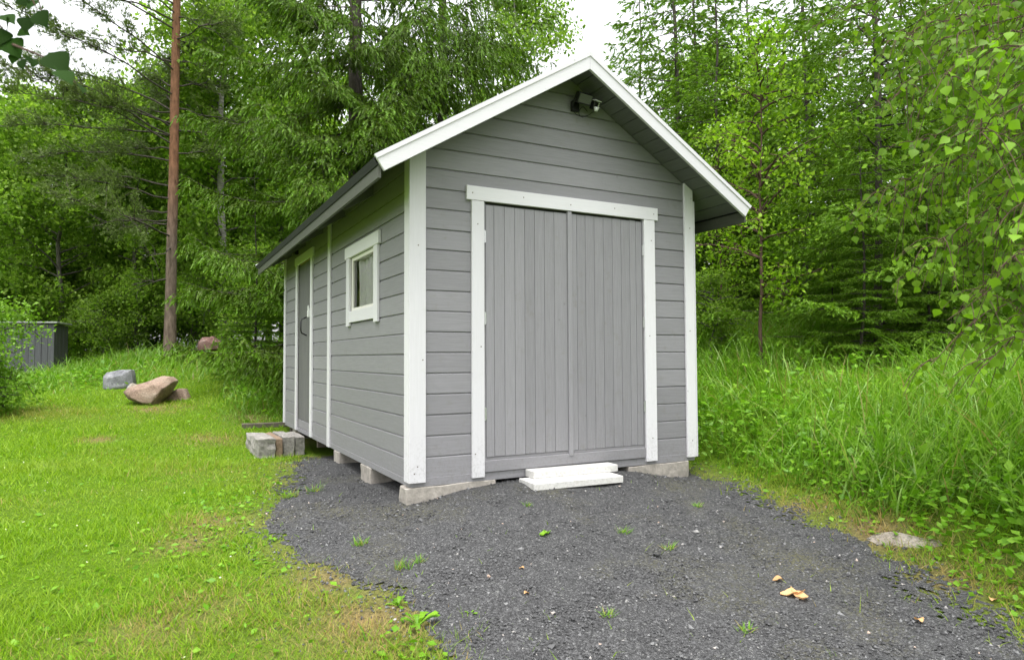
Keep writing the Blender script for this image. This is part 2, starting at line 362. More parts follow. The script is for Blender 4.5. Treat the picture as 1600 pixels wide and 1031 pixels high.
def gravel_mat():
    m, n, out = new_mat('crushed_gravel'); L = n.links
    geo = nd(n, 'ShaderNodeNewGeometry')
    v = nd(n, 'ShaderNodeTexVoronoi', Scale=115.0); L.new(geo.outputs['Position'], v.inputs['Vector'])
    sep = nd(n, 'ShaderNodeSeparateColor'); L.new(v.outputs['Color'], sep.inputs[0])
    r = ramp(n, [(0, (.03, .03, .03)), (.5, (.054, .054, .055)), (.85, (.085, .085, .086)), (.97, (.12, .12, .12)), (1, (.18, .18, .17))]); L.new(sep.outputs[0], r.inputs[0])
    big = nd(n, 'ShaderNodeTexNoise', Scale=1.3, Detail=5.0, Roughness=.6); L.new(geo.outputs['Position'], big.inputs['Vector'])
    br = ramp(n, [(.50, (0, 0, 0)), (.68, (1, 1, 1))]); L.new(big.outputs[0], br.inputs[0])
    f2 = nd(n, 'ShaderNodeTexNoise', Scale=60.0, Detail=3.0); L.new(geo.outputs['Position'], f2.inputs['Vector'])
    fr = ramp(n, [(.45, (0, 0, 0)), (.6, (1, 1, 1))]); L.new(f2.outputs[0], fr.inputs[0])
    mu = nd(n, 'ShaderNodeMath', operation='MULTIPLY'); L.new(br.outputs[0], mu.inputs[0]); L.new(fr.outputs[0], mu.inputs[1])
    mu2 = nd(n, 'ShaderNodeMath', operation='MULTIPLY'); L.new(mu.outputs[0], mu2.inputs[0]); mu2.inputs[1].default_value = .8
    c = mixc(n, mu2.outputs[0], r.outputs[0], (.10, .095, .04))
    p = nd(n, 'ShaderNodeBsdfPrincipled', Roughness=.85); p.inputs['Specular IOR Level'].default_value = .3; L.new(c, p.inputs['Base Color'])
    b = nd(n, 'ShaderNodeBump', Strength=1.0, Distance=.012, invert=True); L.new(v.outputs['Distance'], b.inputs['Height']); L.new(b.outputs[0], p.inputs['Normal'])
    L.new(p.outputs[0], out.inputs[0]); return m
M['gravel'] = gravel_mat()
def pebble_mat():
    m, n, out = new_mat('gravel_stone'); L = n.links
    geo = nd(n, 'ShaderNodeNewGeometry')
    r = ramp(n, [(0, (.032, .032, .0325)), (.5, (.058, .058, .0595)), (.85, (.092, .092, .094)), (.98, (.17, .17, .17)), (.995, (.34, .32, .30)), (1, (.42, .30, .23))]); L.new(geo.outputs['Random Per Island'], r.inputs[0])
    p = nd(n, 'ShaderNodeBsdfPrincipled', Roughness=.75); p.inputs['Specular IOR Level'].default_value = .35; L.new(r.outputs[0], p.inputs['Base Color'])
    L.new(p.outputs[0], out.inputs[0]); return m
M['pebble'] = pebble_mat()

def glass_mat():
    m, n, out = new_mat('window_glass'); L = n.links
    fr = nd(n, 'ShaderNodeFresnel', IOR=1.5); t = nd(n, 'ShaderNodeBsdfTransparent'); g = nd(n, 'ShaderNodeBsdfGlossy', Roughness=.02)
    mx = nd(n, 'ShaderNodeMixShader'); L.new(fr.outputs[0], mx.inputs[0]); L.new(t.outputs[0], mx.inputs[1]); L.new(g.outputs[0], mx.inputs[2]); L.new(mx.outputs[0], out.inputs[0]); return m
M['glass'] = glass_mat()
def cloth_mat():
    m, n, out = new_mat('white_curtain_cloth'); L = n.links
    d = nd(n, 'ShaderNodeBsdfDiffuse'); d.inputs[0].default_value = (.8, .8, .78, 1); t = nd(n, 'ShaderNodeBsdfTranslucent'); t.inputs[0].default_value = (.8, .8, .76, 1)
    mx = nd(n, 'ShaderNodeMixShader'); mx.inputs[0].default_value = .3; L.new(d.outputs[0], mx.inputs[1]); L.new(t.outputs[0], mx.inputs[2]); L.new(mx.outputs[0], out.inputs[0]); return m
M['cloth'] = cloth_mat()

# ------------------------------------------------------------------ ground sheet
DRY = [(335, 815, .30), (425, 822, .22), (300, 850, .25), (525, 900, .28), (560, 985, .35), (620, 990, .3), (310, 960, .3), (200, 985, .3), (150, 690, .2), (330, 690, .35), (440, 690, .35), (385, 655, .3), (250, 640, .4), (1250, 800, .25), (1330, 830, .3), (1400, 850, .35), (1500, 905, .3), (1570, 920, .3)]
DRYW = [(*on_ground(a, b)[:2], r) for a, b, r in DRY]
def dryness(x, y):
    d = np.zeros(np.shape(x))
    for a, b, r in DRYW: d = np.maximum(d, np.exp(-((x - a) ** 2 + (y - b) ** 2) / (r * r)) * .95)
    s = sdist(x, y)
    d = np.maximum(d, np.clip(1 - np.abs(s) / .28, 0, 1) * np.where(np.asarray(x) > 1.2, .38, .55))
    d = d * (.75 + .35 * noise2(x, y, 7.0)) + .16 * np.clip(noise2(x + 3, y, 1.7), 0, 2) * .6
    return np.clip(d, 0, 1)
def axis_pts(a, b, step, far):
    mid = np.arange(a, b + 1e-6, step); g = np.geomspace(step * 2, far, 22)
    return np.concatenate([(a - g)[::-1], mid, b + g])
xs = axis_pts(-12, 15, .16, 700); ys = axis_pts(-8, 24, .16, 700)
GX, GY = np.meshgrid(xs, ys); GZ = ground(GX, GY)
V = np.stack([GX.ravel(), GY.ravel(), GZ.ravel()], 1); nx, ny = len(xs), len(ys)
I = (np.arange(ny - 1)[:, None] * nx + np.arange(nx - 1)[None, :]).ravel()
Fq = np.stack([I, I + 1, I + nx + 1, I + nx], 1)
o = link('lawn_ground', tri_mesh('lawn_ground', V, Fq, True, {'dry': dryness(GX, GY).ravel()}), M['ground']); tag(o, kind='structure')

# gravel pad, a raised sheet with an uneven rim
st = .028
gx = np.arange(-1.7, 3.2, st); gy = np.arange(-5.4, 3.6, st)
X2, Y2 = np.meshgrid(gx, gy); S2 = sdist(X2, Y2)
Z2 = ground(X2, Y2) + .008 * np.clip(-S2 / .12, -0.2, 1) + .003 + .004 * noise2(X2, Y2, 14)
V = np.stack([X2.ravel(), Y2.ravel(), Z2.ravel()], 1); nx = len(gx)
I = (np.arange(len(gy) - 1)[:, None] * nx + np.arange(nx - 1)[None, :]); keep = (S2[:-1, :-1] + rng.uniform(-.13, .13, S2[:-1, :-1].shape) * np.clip(1 + 1.5 * noise2(X2[:-1, :-1], Y2[:-1, :-1], 3.0), .2, 2) < .02)
I = I[keep]; Fq = np.stack([I, I + 1, I + nx + 1, I + nx], 1)
used = np.unique(Fq); remap = np.full(len(V), -1); remap[used] = np.arange(len(used))
o = link('gravel_driveway', tri_mesh('gravel_driveway', V[used], remap[Fq], True), M['gravel']); tag(o, kind='structure')
def gravel_z(x, y): return ground(x, y) + .008 * np.clip(-sdist(x, y) / .12, -.2, 1) + .003

# loose stones on the gravel
def polar_points(n, r0, r1, power, a0=-58, a1=58):
    """points round the camera, thinning out with distance"""
    u = rng.random(n); e = 2 - power
    r = (r0 ** e + u * (r1 ** e - r0 ** e)) ** (1 / e) if abs(e) > 1e-3 else r0 * (r1 / r0) ** u
    th = np.radians(rng.uniform(a0, a1, n)); f = math.atan2(FW[1], FW[0])
    return CAM[0] + r * np.cos(f + th), CAM[1] + r * np.sin(f + th), r
x, y, r = polar_points(110000, 1.6, 9, 1.55, -60, 60)
s = sdist(x, y); k = (s < rng.exponential(.15, len(s))) & ~((x > .02) & (x < 2.7) & (y > .2))
x, y, r = x[k], y[k], r[k]; nst = len(x)
sz = rng.gamma(6, 1 / 6, nst) * .0043 * (1 + .06 * r); big = rng.random(nst) < .006; sz[big] *= 2.0
OCT = np.array([(1,0,0),(0,1,0),(-1,0,0),(0,-1,0),(0,0,1),(0,0,-1)], float); OF = np.array([(0,1,4),(1,2,4),(2,3,4),(3,0,4),(1,0,5),(2,1,5),(3,2,5),(0,3,5)])[:6]
ang = rng.uniform(0, 6.28, nst); ca, sa = np.cos(ang), np.sin(ang)
dev = OCT[None] * rng.uniform(.6, 1.35, (nst, 6, 3)) + rng.normal(0, .28, (nst, 6, 3)); dev[..., 2] *= .75
dv = np.stack([dev[..., 0] * ca[:, None] - dev[..., 1] * sa[:, None], dev[..., 0] * sa[:, None] + dev[..., 1] * ca[:, None], dev[..., 2]], -1) * sz[:, None, None]
base = np.stack([x, y, gravel_z(x, y) + sz * .25], 1)
V = (base[:, None] + dv).reshape(-1, 3); Ft = (OF[None] + (np.arange(nst) * 6)[:, None, None]).reshape(-1, 3)
o = link('gravel_stones', tri_mesh('gravel_stones', V, Ft), M['pebble']); tag(o, 'dark grey crushed stones lying loose on the driveway', 'gravel', kind='stuff')

# ------------------------------------------------------------------ the shed
shed = empty('shed'); tag(shed, 'grey timber shed with white trim, gable roof and double doors', 'shed')
XR, SL, RZ = 1.383, .609, 3.335           # ridge x, roof slope, top of felt at ridge
W_, L_ = 2.765, 5.47
def ztop(x): return RZ - SL * abs(x - XR)
def zun(x): return ztop(x) - .045          # underside of roof boarding
BH = .155
PROF = [(-.022, 0.0), (0, 0.0), (0, .139), (-.011, .149), (-.011, .1548), (-.022, .1548)]
def board(parent, axis, face, sgn, a, b, z0, mat, zmax=None, gable=False, h=BH):
    """one cladding board; face = coordinate of its face, sgn = outward direction on the other axis"""
    prof = []
    for d, z in PROF:
        z = z0 + z * h / BH
        if zmax is not None: z = min(z, zmax)
        prof.append((face + sgn * d, z))
    V = []
    jit = random.uniform(-.0012, .0012)
    for e in (0, 1):
        for d, z in prof:
            q = a if e == 0 else b
            if gable:
                half = (RZ - .05 - z) / SL
                q = max(a, XR - half) if e == 0 else min(b, XR + half)
            V.append((q, d + jit, z) if axis == 'x' else (d + jit, q, z))
    n = len(prof); F = [(i, (i + 1) % n, n + (i + 1) % n, n + i) for i in range(n)] + [tuple(range(n - 1, -1, -1)), tuple(range(n, 2 * n))]
    mb = MB(); mb.add(V, F)
    me = mb.mesh('siding_board')
    import bmesh
    bm = bmesh.new(); bm.from_mesh(me); bmesh.ops.recalc_face_normals(bm, faces=bm.faces); bm.to_mesh(me); bm.free()
    return link('siding_board', me, mat, parent)

FY = .012                                  # face of front cladding
fw_ = MB(); 
fw_.box(.04, .60, .036, .075, -.02, 2.46).box(2.17, 2.73, .036, .075, -.02, 2.46).box(.60, 2.17, .036, .075, 2.13, 2.46)
# gable backing
fw_.add([(.04, .036, 2.46), (2.73, .036, 2.46), (XR, .036, RZ - .07), (.04, .075, 2.46), (2.73, .075, 2.46), (XR, .075, RZ - .07)], [(0, 1, 2), (5, 4, 3), (1, 4, 5, 2), (0, 2, 5, 3)])
front = fw_.build('front_wall', M['dark_int'], shed)
Z0F = .0313
for k in range(14):
    z = Z0F + k * BH
    board(front, 'x', FY, -1, .03, .52, z, M['grey_h']); board(front, 'x', FY, -1, 2.26, 2.742, z, M['grey_h'])
k = 14
while Z0F + k * BH < RZ - .1:
    z = Z0F + k * BH
    board(front, 'x', FY, -1, .03, 2.742, z, M['grey_h'], zmax=RZ - .06, gable=True); k += 1
MB().box(.012, 2.744, .009, .034, -.032, .0300).build('skirting_board', M['grey_h'], shed, bevel=.002)
MB().box(.602, 2.168, -.004, .030, .033, .121).build('door_sill', M['grey_h'], shed, bevel=.003)
MB().box(.602, .616, .004, .034, .122, 2.133).build('door_jamb', M['grey_v'], shed)
MB().box(2.160, 2.168, .004, .034, .122, 2.133).build('door_jamb', M['grey_v'], shed)
MB().box(.602, 2.168, .030, .035, .1215, 2.133).build('door_rebate', M['black'], shed)

def leaf(name, xs_, z0, z1, y):
    d = MB().box(xs_[0] + .004, xs_[-1] - .004, y + .019, y + .024, z0 + .01, z1 - .01).build(name, M['black'], shed)
    for a, b in zip(xs_[:-1], xs_[1:]):
        g = .0012; c = .003
        P = [(a + g, y + .018), (a + g, y + c), (a + g + c, y), (b - g - c, y), (b - g, y + c), (b - g, y + .018)]
        dz = random.uniform(-.002, .002)
        V = [(px, py, z0 + dz) for px, py in P] + [(px, py, z1 + dz) for px, py in P]
        n = 6; F = [(i, (i + 1) % n, n + (i + 1) % n, n + i) for i in range(n)] + [tuple(range(n - 1, -1, -1)), tuple(range(n, 2 * n))]
        MB().add(V, F).build('plank', M['grey_v'], d)
    return d
dl = leaf('door_leaf', [.620, .693, .785, .878, .968, 1.060, 1.152, 1.246, 1.372], .148, 2.112, .004)
dr_ = leaf('door_leaf', [1.418, 1.470, 1.556, 1.648, 1.742, 1.836, 1.930, 2.022, 2.090, 2.157], .146, 2.114, .006)
MB().box(1.372, 1.412, -.012, .020, .106, 2.128).build('astragal', M['grey_v'], dl, bevel=.003)
for z in (.48, 1.22, 1.86):
    for d, xx in ((dl, .609), (dr_, 2.168)):
        h = MB(); h.tube([(xx, -.001, z - .05), (xx, -.001, z + .05)], .006, 8); h.box(xx - .012, xx + .012, .0, .004, z - .045, z + .045)
        h.build('hinge', M['steel'], d)
MB().box(.618, 2.158, .009, .0295, .1222, .144).build('door_threshold', M['grey_h'], shed)
# white casing of the double door
def casing(x0, x1, y0, y1, z0, z1, mat, name='door_casing', parent=None):
    return MB().box(x0, x1, y0, y1, z0, z1).build(name, mat, parent or shed, bevel=.0025)
casing(.495, .600, -.013, .011, -.002, 2.1335, M['white_v']); casing(2.172, 2.292, -.013, .011, -.002, 2.1335, M['white_v'])
casing(.452, 2.327, -.016, .011, 2.135, 2.246, M['white_h'])

# left long wall (faces -x)
FX = .012
lw = MB()
lw.box(.036, .075, .03, 1.0, -.02, 2.47).box(.036, .075, 1.70, 3.60, -.02, 2.47).box(.036, .075, 4.45, 5.44, -.02, 2.47).box(.036, .075, 1.0, 1.70, -.02, 1.34).box(.036, .075, 1.0, 1.70, 1.90, 2.47).box(.036, .075, 3.60, 4.45, 2.14, 2.47)
left = lw.build('side_wall', M['interior'], shed)
Z0S = .0182
for k in range(16):
    z = Z0S + k * BH; zm = zun(FX) - .002 if z + BH > zun(FX) else None
    segs = [(.02, 2.60), (2.64, 3.55), (4.50, 5.42)]
    if z > 2.14: segs = [(.02, 2.60), (2.64, 5.42)]
    if z + BH > 1.30 and z < 1.80: segs = [(.02, .92), (1.76, 2.60)] + segs[1:]
    for a, b in segs: board(left, 'y', FX, -1, a, b, z, M['grey_h'], zmax=zm)
MB().box(.009, .034, .036, 5.43, -.034, .0170).build('skirting_board', M['grey_h'], shed, bevel=.002)
# right long wall and back wall
rw = MB().box(2.690, 2.729, .08, 5.40, -.02, 2.47).build('side_wall', M['interior'], shed)
for k in range(16):
    z = Z0S + k * BH; zm = zun(2.75) - .002 if z + BH > zun(2.75) else None
    board(rw, 'y', 2.753, 1, .02, 5.42, z, M['grey_h'], zmax=zm)
bw = MB().box(.04, 2.73, 5.405, 5.43, -.02, 2.46); bw.add([(.04, 5.405, 2.46), (2.73, 5.405, 2.46), (XR, 5.405, RZ - .07), (.04, 5.43, 2.46), (2.73, 5.43, 2.46), (XR, 5.43, RZ - .07)], [(0, 1, 2), (5, 4, 3), (1, 4, 5, 2), (0, 2, 5, 3)])
bw = bw.build('back_wall', M['interior'], shed)
k = 0
while Z0F + k * BH < RZ - .1:
    board(bw, 'x', 5.455, 1, .03, 2.742, Z0F + k * BH, M['grey_h'], zmax=RZ - .06, gable=True); k += 1
MB().box(.045, 2.72, .08, 5.40, -.03, .02).build('floor_deck', M['dark_int'], shed)
for yy in (.25, 1.2, 2.3, 3.4, 4.5, 5.2): MB().box(.05, 2.7, yy, yy + .05, -.13, -.031).build('floor_joist', M['dark_int'], shed)

# corner boards and vertical cover boards, tops cut to the roof pitch
def vboard(name, pts, z0, zf, mat, parent):
    V = [(x, y, z0) for x, y in pts] + [(x, y, zf(x)) for x, y in pts]
    return MB().add(V, [(3, 2, 1, 0), (4, 5, 6, 7), (0, 1, 5, 4), (1, 2, 6, 5), (2, 3, 7, 6), (3, 0, 4, 7)]).build(name, mat, parent, bevel=.0025)
def rect(x0, x1, y0, y1): return [(x0, y0), (x1, y0), (x1, y1), (x0, y1)]
vboard('corner_board', rect(-.010, .120, -.011, .011), 0, lambda x: zun(x) - .004, M['white_v'], shed)
vboard('corner_board', rect(-.0115, .0105, .012, .104), .002, lambda x: zun(-.0115) - .004, M['white_v'], shed)
vboard('corner_board', rect(2.645, 2.747, -.011, .011), 0, lambda x: zun(x) - .004, M['white_v'], shed)
vboard('corner_board', rect(2.748, 2.770, -.009, .10), .002, lambda x: zun(2.77) - .09, M['white_v'], shed)
vboard('corner_board', rect(-.0115, .0105, 5.37, 5.47), 0, lambda x: zun(-.0115) - .004, M['white_v'], shed)
vboard('corner_board', rect(2.754, 2.776, 5.37, 5.47), 0, lambda x: zun(2.776) - .004, M['white_v'], shed)
vboard('cover_board', rect(-.010, .011, 2.565, 2.675), -.03, lambda x: zun(-.01) - .004, M['white_v'], shed)

# side door
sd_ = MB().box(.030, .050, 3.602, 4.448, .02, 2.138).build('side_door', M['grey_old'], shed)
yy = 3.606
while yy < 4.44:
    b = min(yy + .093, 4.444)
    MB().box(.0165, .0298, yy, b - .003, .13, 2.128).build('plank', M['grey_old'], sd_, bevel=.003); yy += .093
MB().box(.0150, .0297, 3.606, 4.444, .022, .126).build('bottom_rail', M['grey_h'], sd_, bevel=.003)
hm = MB(); hm.tube([(.016, 3.93, 1.43), (-.045, 3.93, 1.40), (-.055, 3.93, 1.36), (-.055, 3.93, 1.27), (-.045, 3.93, 1.23), (.016, 3.93, 1.20)], .009, 6); hm.build('handle', M['black'], sd_, smooth=True)
hm = MB(); hm.box(-.012, .014, 3.70, 3.76, 1.42, 1.50).tube([(-.004, 3.71, 1.50), (-.004, 3.71, 1.545), (-.004, 3.73, 1.56), (-.004, 3.75, 1.545), (-.004, 3.75, 1.50)], .006, 6); hm.build('padlock', M['porcelain'], sd_, bevel=0)
hm = MB(); hm.box(.008, .0145, 3.63, 3.80, 1.49, 1.53); hm.build('hasp', M['steel'], sd_)
for a, b in ((3.500, 3.600), (4.450, 4.555)): vboard('door_casing', rect(-.012, .011, a, b), -.02, lambda x: 2.139, M['white_v'], shed)
MB().box(-.015, .011, 3.455, 4.60, 2.141, 2.246).build('door_casing', M['white_h'], shed, bevel=.0025)

# window in the long wall
win = MB().box(-.012, .011, .805, .92, 1.222, 1.878).build('window', M['white_v'], shed, bevel=.0025); win['label'] = 'white framed square window'
MB().box(-.012, .011, 1.745, 1.855, 1.222, 1.878).build('window_casing', M['white_v'], win, bevel=.0025)
MB().box(-.016, .011, .765, 1.895, 1.880, 1.992).build('window_casing', M['white_h'], win, bevel=.0025)
MB().box(-.010, .011, .9215, 1.7435, 1.255, 1.362).build('window_casing', M['white_h'], win, bevel=.0025)
fr = MB().box(.014, .075, .923, .965, 1.364, 1.876).box(.014, .075, 1.70, 1.742, 1.364, 1.876).box(.014, .075, .966, 1.699, 1.364, 1.392).box(.014, .075, .966, 1.699, 1.845, 1.876)
fr.build('window_frame', M['cream'], win)
MB().add([(.028, .964, 1.390), (.028, 1.701, 1.390), (.028, 1.701, 1.847), (.028, .964, 1.847)], [(0, 3, 2, 1)]).build('pane', M['glass'], win)
MB().box(.0765, .20, 1.702, 1.722, 1.373, 1.90).box(.0765, .20, .925, .945, 1.373, 1.90).build('window_lining', M['interior'], win)
MB().box(.0765, .17, .93, 1.74, 1.355, 1.372).build('window_sill', M['interior'], win)
def curtain(y0, y1, tie, x0, label):
    nu, nv = 40, 14; V = []; F = []
    for j in range(nv):
        v = j / (nv - 1); z = 1.95 - v * .58
        for i in range(nu):
            u = i / (nu - 1); e = y1 - tie * math.sin(v * 2.6) * .9
            yy = y0 + (e - y0) * u; V.append((x0 + .018 * math.sin(u * 26 + v * .8) + .012 * math.sin(u * 9 + 2), yy, z))
    for j in range(nv - 1):
        for i in range(nu - 1): F.append((j*nu+i, j*nu+i+1, (j+1)*nu+i+1, (j+1)*nu+i))
    o = MB().add(V, F).build('curtain', M['cloth'], None, smooth=True); tag(o, label, 'curtain', 'curtains in the shed window'); return o
curtain(.98, 1.698, .04, .079, 'white curtain half nearest the shed corner, behind the window pane')
curtain(1.30, 1.695, .22, .112, 'white curtain half hanging behind the far side of the window')
o = MB().tube([(.125, 1.01, 1.374), (.125, 1.01, 1.42), (.125, 1.01, 1.44)], [.022, .026, .012], 10).build('jar', M['reflector'], None, smooth=True); tag(o, 'small glass jar standing on the window sill inside', 'jar')

scr = simple('screw_head', (.16, .13, .11), .5, .5)
for xx, yy_, zz_ in [(.055, -.0118, .12), (.095, -.0118, .9), (.06, -.0118, 1.75), (.03, -.0118, .07), (.52, -.0138, .18), (.57, -.0138, 1.0), (.545, -.0138, 1.95), (2.24, -.0138, .2), (2.22, -.0138, 1.1), (2.25, -.0138, 1.95), (2.70, -.0118, .15), (2.69, -.0118, 1.15), (2.705, -.0118, 2.1), (.50, -.0168, 2.19), (.95, -.0168, 2.20), (1.40, -.0168, 2.185), (1.85, -.0168, 2.2), (2.28, -.0168, 2.19)]:
    MB().tube([(xx, yy_ + .002, zz_), (xx, yy_, zz_)], .0055, 8).build('screw', scr, shed)

# roof
Y0R, Y1R = -.318, 5.72
roof = empty('roof'); roof.parent = shed
cs, sn = 1 / math.hypot(1, SL), SL / math.hypot(1, SL)
def slope_pt(side, s, up):               # s = distance down the slope from the ridge, up = above the felt line
    return (XR + side * (s * cs + up * sn), RZ - s * sn + up * cs)
SMAX = (XR + .362) / cs
def slope_box(name, side, s0, s1, u0, u1, y0, y1, mat, parent, bevel=0.0):
    P = [slope_pt(side, s0, u0), slope_pt(side, s1, u0), slope_pt(side, s1, u1), slope_pt(side, s0, u1)]
    V = [(x, y0, z) for x, z in P] + [(x, y1, z) for x, z in P]
    F = [(0, 1, 2, 3), (7, 6, 5, 4), (1, 0, 4, 5), (2, 1, 5, 6), (3, 2, 6, 7), (0, 3, 7, 4)]
    if side < 0: F = [f[::-1] for f in F]
    return MB().add(V, F).build(name, mat, parent, bevel=bevel)
for side in (-1, 1):
    s = .012; nb = 15; wb = (SMAX - .03) / nb
    for i in range(nb): slope_box('roof_board', side, s + i * wb + .0025, s + (i + 1) * wb - .0025, -.038 + random.uniform(-.0015, .0015), -.014, Y0R + .002, Y1R - .002, M['soffit'], roof, .002)
    slope_box('roofing_felt', side, .0, SMAX + .008, -.012, .0, Y0R - .004, Y1R + .004, M['felt'], roof)
    slope_box('felt_edge', side, SMAX + .0085, SMAX + .014, -.052, .0, Y0R + .002, Y1R - .002, M['felt'], roof)
    for y0, y1 in ((Y0R - .026, Y0R), (Y1R, Y1R + .026)):
        # barge board: mitred at the ridge, cut square at the eave
        P = [(XR, 3.210), (XR, 3.349)]
        e0 = (XR + side * (XR + .369), 2.2825); e1 = (XR + side * (XR + .302), 2.181)
        x0 = XR + side * .0008
        V = [(x0, y0, P[0][1]), (e1[0], y0, e1[1]), (e0[0], y0, e0[1]), (x0, y0, P[1][1])]; V += [(x, y1, z) for x, _, z in V]
        F = [(0, 1, 2, 3), (7, 6, 5, 4), (1, 0, 4, 5), (2, 1, 5, 6), (3, 2, 6, 7), (0, 3, 7, 4)]
        if side < 0: F = [f[::-1] for f in F]
        bb = MB().add(V, F).build('barge_board', M['white_h'], roof, bevel=.002)
        # thin cover strip along the upper edge
        def lerp(a, b, t): return a + (b - a) * t
        s0 = (x0, 3.353); s1 = (e0[0] + side * .006, e0[1] + .004 - .004); t_ = .24
        a0 = (x0, lerp(3.349, 3.210, t_)); a1 = (lerp(e0[0], e1[0], t_), lerp(e0[1], e1[1], t_))
        ya, yb = (y0 - .007, y0 - .0005) if y0 < 0 else (y1 + .0005, y1 + .007)
        V = [(a0[0], ya, a0[1]), (a1[0] + side * .004, ya, a1[1]), (s1[0], ya, s1[1]), (s0[0], ya, s0[1])]; V += [(x, yb, z) for x, _, z in V]
        MB().add(V, F).build('cover_strip', M['white_h'], bb)
    xf = XR + side * (XR + .338)
    x0, x1 = sorted((xf, xf - side * .022))
    MB().box(x0, x1, Y0R + .004, Y1R - .004, 2.135, ztop(xf) - .052).build('fascia_board', M['fascia'], roof, bevel=.002)
    x0, x1 = sorted((XR + side * (XR + .05), XR + side * (XR + .012)))
    # rafter tails under the gable overhang
    for yr in (Y0R + .03, 1.0, 2.0, 3.0, 4.0, 5.0, Y1R - .07):
        if yr < 0 or yr > 5.5:
            continue
        slope_box('rafter', side, (XR + .02) / cs, SMAX - .06, -.14, -.040, yr, yr + .045, M['soffit'], roof)

# ------------------------------------------------------------------ lamps on the shed
fl = empty('floodlight', (1.455, 0, 3.035)); fl.scale = (.8, .85, .8); tag(fl, 'grey floodlight with motion sensor under the gable peak', 'floodlight')
def tilt(rx, ry, rz, loc): return Matrix.Translation(loc) @ Matrix.Rotation(R(rz), 4, 'Z') @ Matrix.Rotation(R(ry), 4, 'Y') @ Matrix.Rotation(R(rx), 4, 'X')
MB().box(-.045, .045, -.030, .010, -.06, .05).build('back_plate', M['black'], fl, bevel=.006)
mh = tilt(28, 8, -8, (.035, -.12, .045))
MB().box(-.085, .085, -.035, .055, -.055, .055, mh).build('housing', M['black'], fl, bevel=.010)
MB().box(-.07, .07, -.046, -.036, -.045, .045, mh).build('lamp_glass', M['reflector'], fl, bevel=.002)
MB().tube([(-.03, -.02, -.02), (-.07, -.08, .0), (-.062, -.11, .045)], .010, 6).build('bracket', M['black'], fl)
ms = tilt(20, 0, 15, (.175, -.10, -.005))
sb = MB().box(-.032, .032, -.03, .035, -.035, .045, ms).build('sensor', M['black'], fl, bevel=.008)
MB().tube([tuple(ms @ Vector((0, -.04, -.01))), tuple(ms @ Vector((0, -.045, -.05)))], [.030, .018], 10).build('sensor_lens', M['porcelain'], sb, smooth=True)
MB().box(-.046, .046, -.05, .02, .052, .060, ms).build('sensor_hood', M['porcelain'], sb)
MB().box(.037, .044, -.03, .02, -.03, .045, ms).build('sensor_clip', M['porcelain'], sb)
pts = [(.02 + .06 * math.cos(a) + .05, -.07 + .02 * math.sin(a * 2), -.075 + .05 * math.sin(a)) for a in np.linspace(.4, 5.2, 14)]
MB().tube(pts + [(.19, -.06, -.05)], .004, 5).build('cable', M['black'], fl, smooth=True)
MB().tube([(-.04, -.02, -.05), (.0, -.03, -.10), (.08, -.03, -.115), (.16, -.05, -.08)], .004, 5).build('cable', M['black'], fl, smooth=True)

wl = empty('wall_lamp', (-.01, 4.53, 2.33)); tag(wl, 'small dark wall lamp above the narrow side door', 'lamp')
MB().box(-.03, .02, -.05, .05, -.04, .05).build('back_plate', M['black'], wl, bevel=.006)
MB().tube([(-.03, 0, .02), (-.10, -.03, .03), (-.15, -.05, .0)], .010, 6).build('arm', M['black'], wl)
MB().tube([(-.15, -.05, .01), (-.16, -.055, -.03), (-.175, -.06, -.055)], [.02, .04, .055], 10).build('shade', M['black'], wl)
MB().tube([(-.16, -.055, -.03), (-.168, -.057, -.05)], [.02, .03], 8).build('bulb', M['porcelain'], wl)

# ------------------------------------------------------------------ foundation blocks
def rough_box(name, x0, x1, y0, y1, z0, z1, mat, label, cat, group, rz=0.0, amp=.006, chips=0):
    import bmesh
    cx, cy = (x0 + x1) / 2, (y0 + y1) / 2
    bm = bmesh.new(); bmesh.ops.create_cube(bm, size=1.0)
    bmesh.ops.scale(bm, vec=(x1 - x0, y1 - y0, z1 - z0), verts=bm.verts)
    bmesh.ops.bevel(bm, geom=list(bm.edges), offset=.006, segments=1, affect='EDGES')
    bmesh.ops.subdivide_edges(bm, edges=[e for e in bm.edges if e.calc_length() > .05], cuts=4, use_grid_fill=True)
    for v in bm.verts:
        n = np.array([noise2(v.co.x * 1.0 + k * 5 + cx, v.co.y + v.co.z * 1.7 + k + cy, 22.0) for k in range(3)])
        v.co += Vector(n * amp)
    for _ in range(chips):
        c = Vector((random.choice((-1, 1)) * (x1 - x0) / 2, random.choice((-1, 1)) * (y1 - y0) / 2 * random.uniform(.3, 1), (z1 - z0) / 2)); rad = random.uniform(.03, .06)
        for v in bm.verts:
            d = (v.co - c).length
            if d < rad: v.co += (Vector((0, 0, 0)) - v.co).normalized() * (rad - d) * .5
    me = bpy.data.meshes.new(name); bm.to_mesh(me); bm.free()
    o = link(name, me, mat); o.location = (cx, cy, (z0 + z1) / 2); o.rotation_euler = (0, 0, rz); tag(o, label, cat, group); return o
FB = 'concrete blocks carrying the shed'
rough_box('foundation_block', -.025, .70, .0, .16, -.46, -.034, M['concrete'], 'concrete foundation block under the near corner of the shed', 'block', FB, amp=.004)
rough_box('foundation_block', 1.985, 2.665, .0, .16, -.46, -.034, M['concrete'], 'concrete foundation block under the right end of the double doors', 'block', FB, amp=.004)
rough_box('foundation_block', .0, .55, 1.03, 1.18, -.42, -.036, M['concrete'], 'concrete block under the long wall, nearest the front corner', 'block', FB, amp=.003)
rough_box('foundation_block', .005, .55, 1.20, 1.36, -.42, -.036, M['concrete'], 'concrete block right behind the nearest one under the long wall', 'block', FB, amp=.003)
rough_box('foundation_block', .0, .55, 2.16, 2.38, -.42, -.036, M['concrete'], 'concrete block under the long wall below the white cover board', 'block', FB, amp=.003)
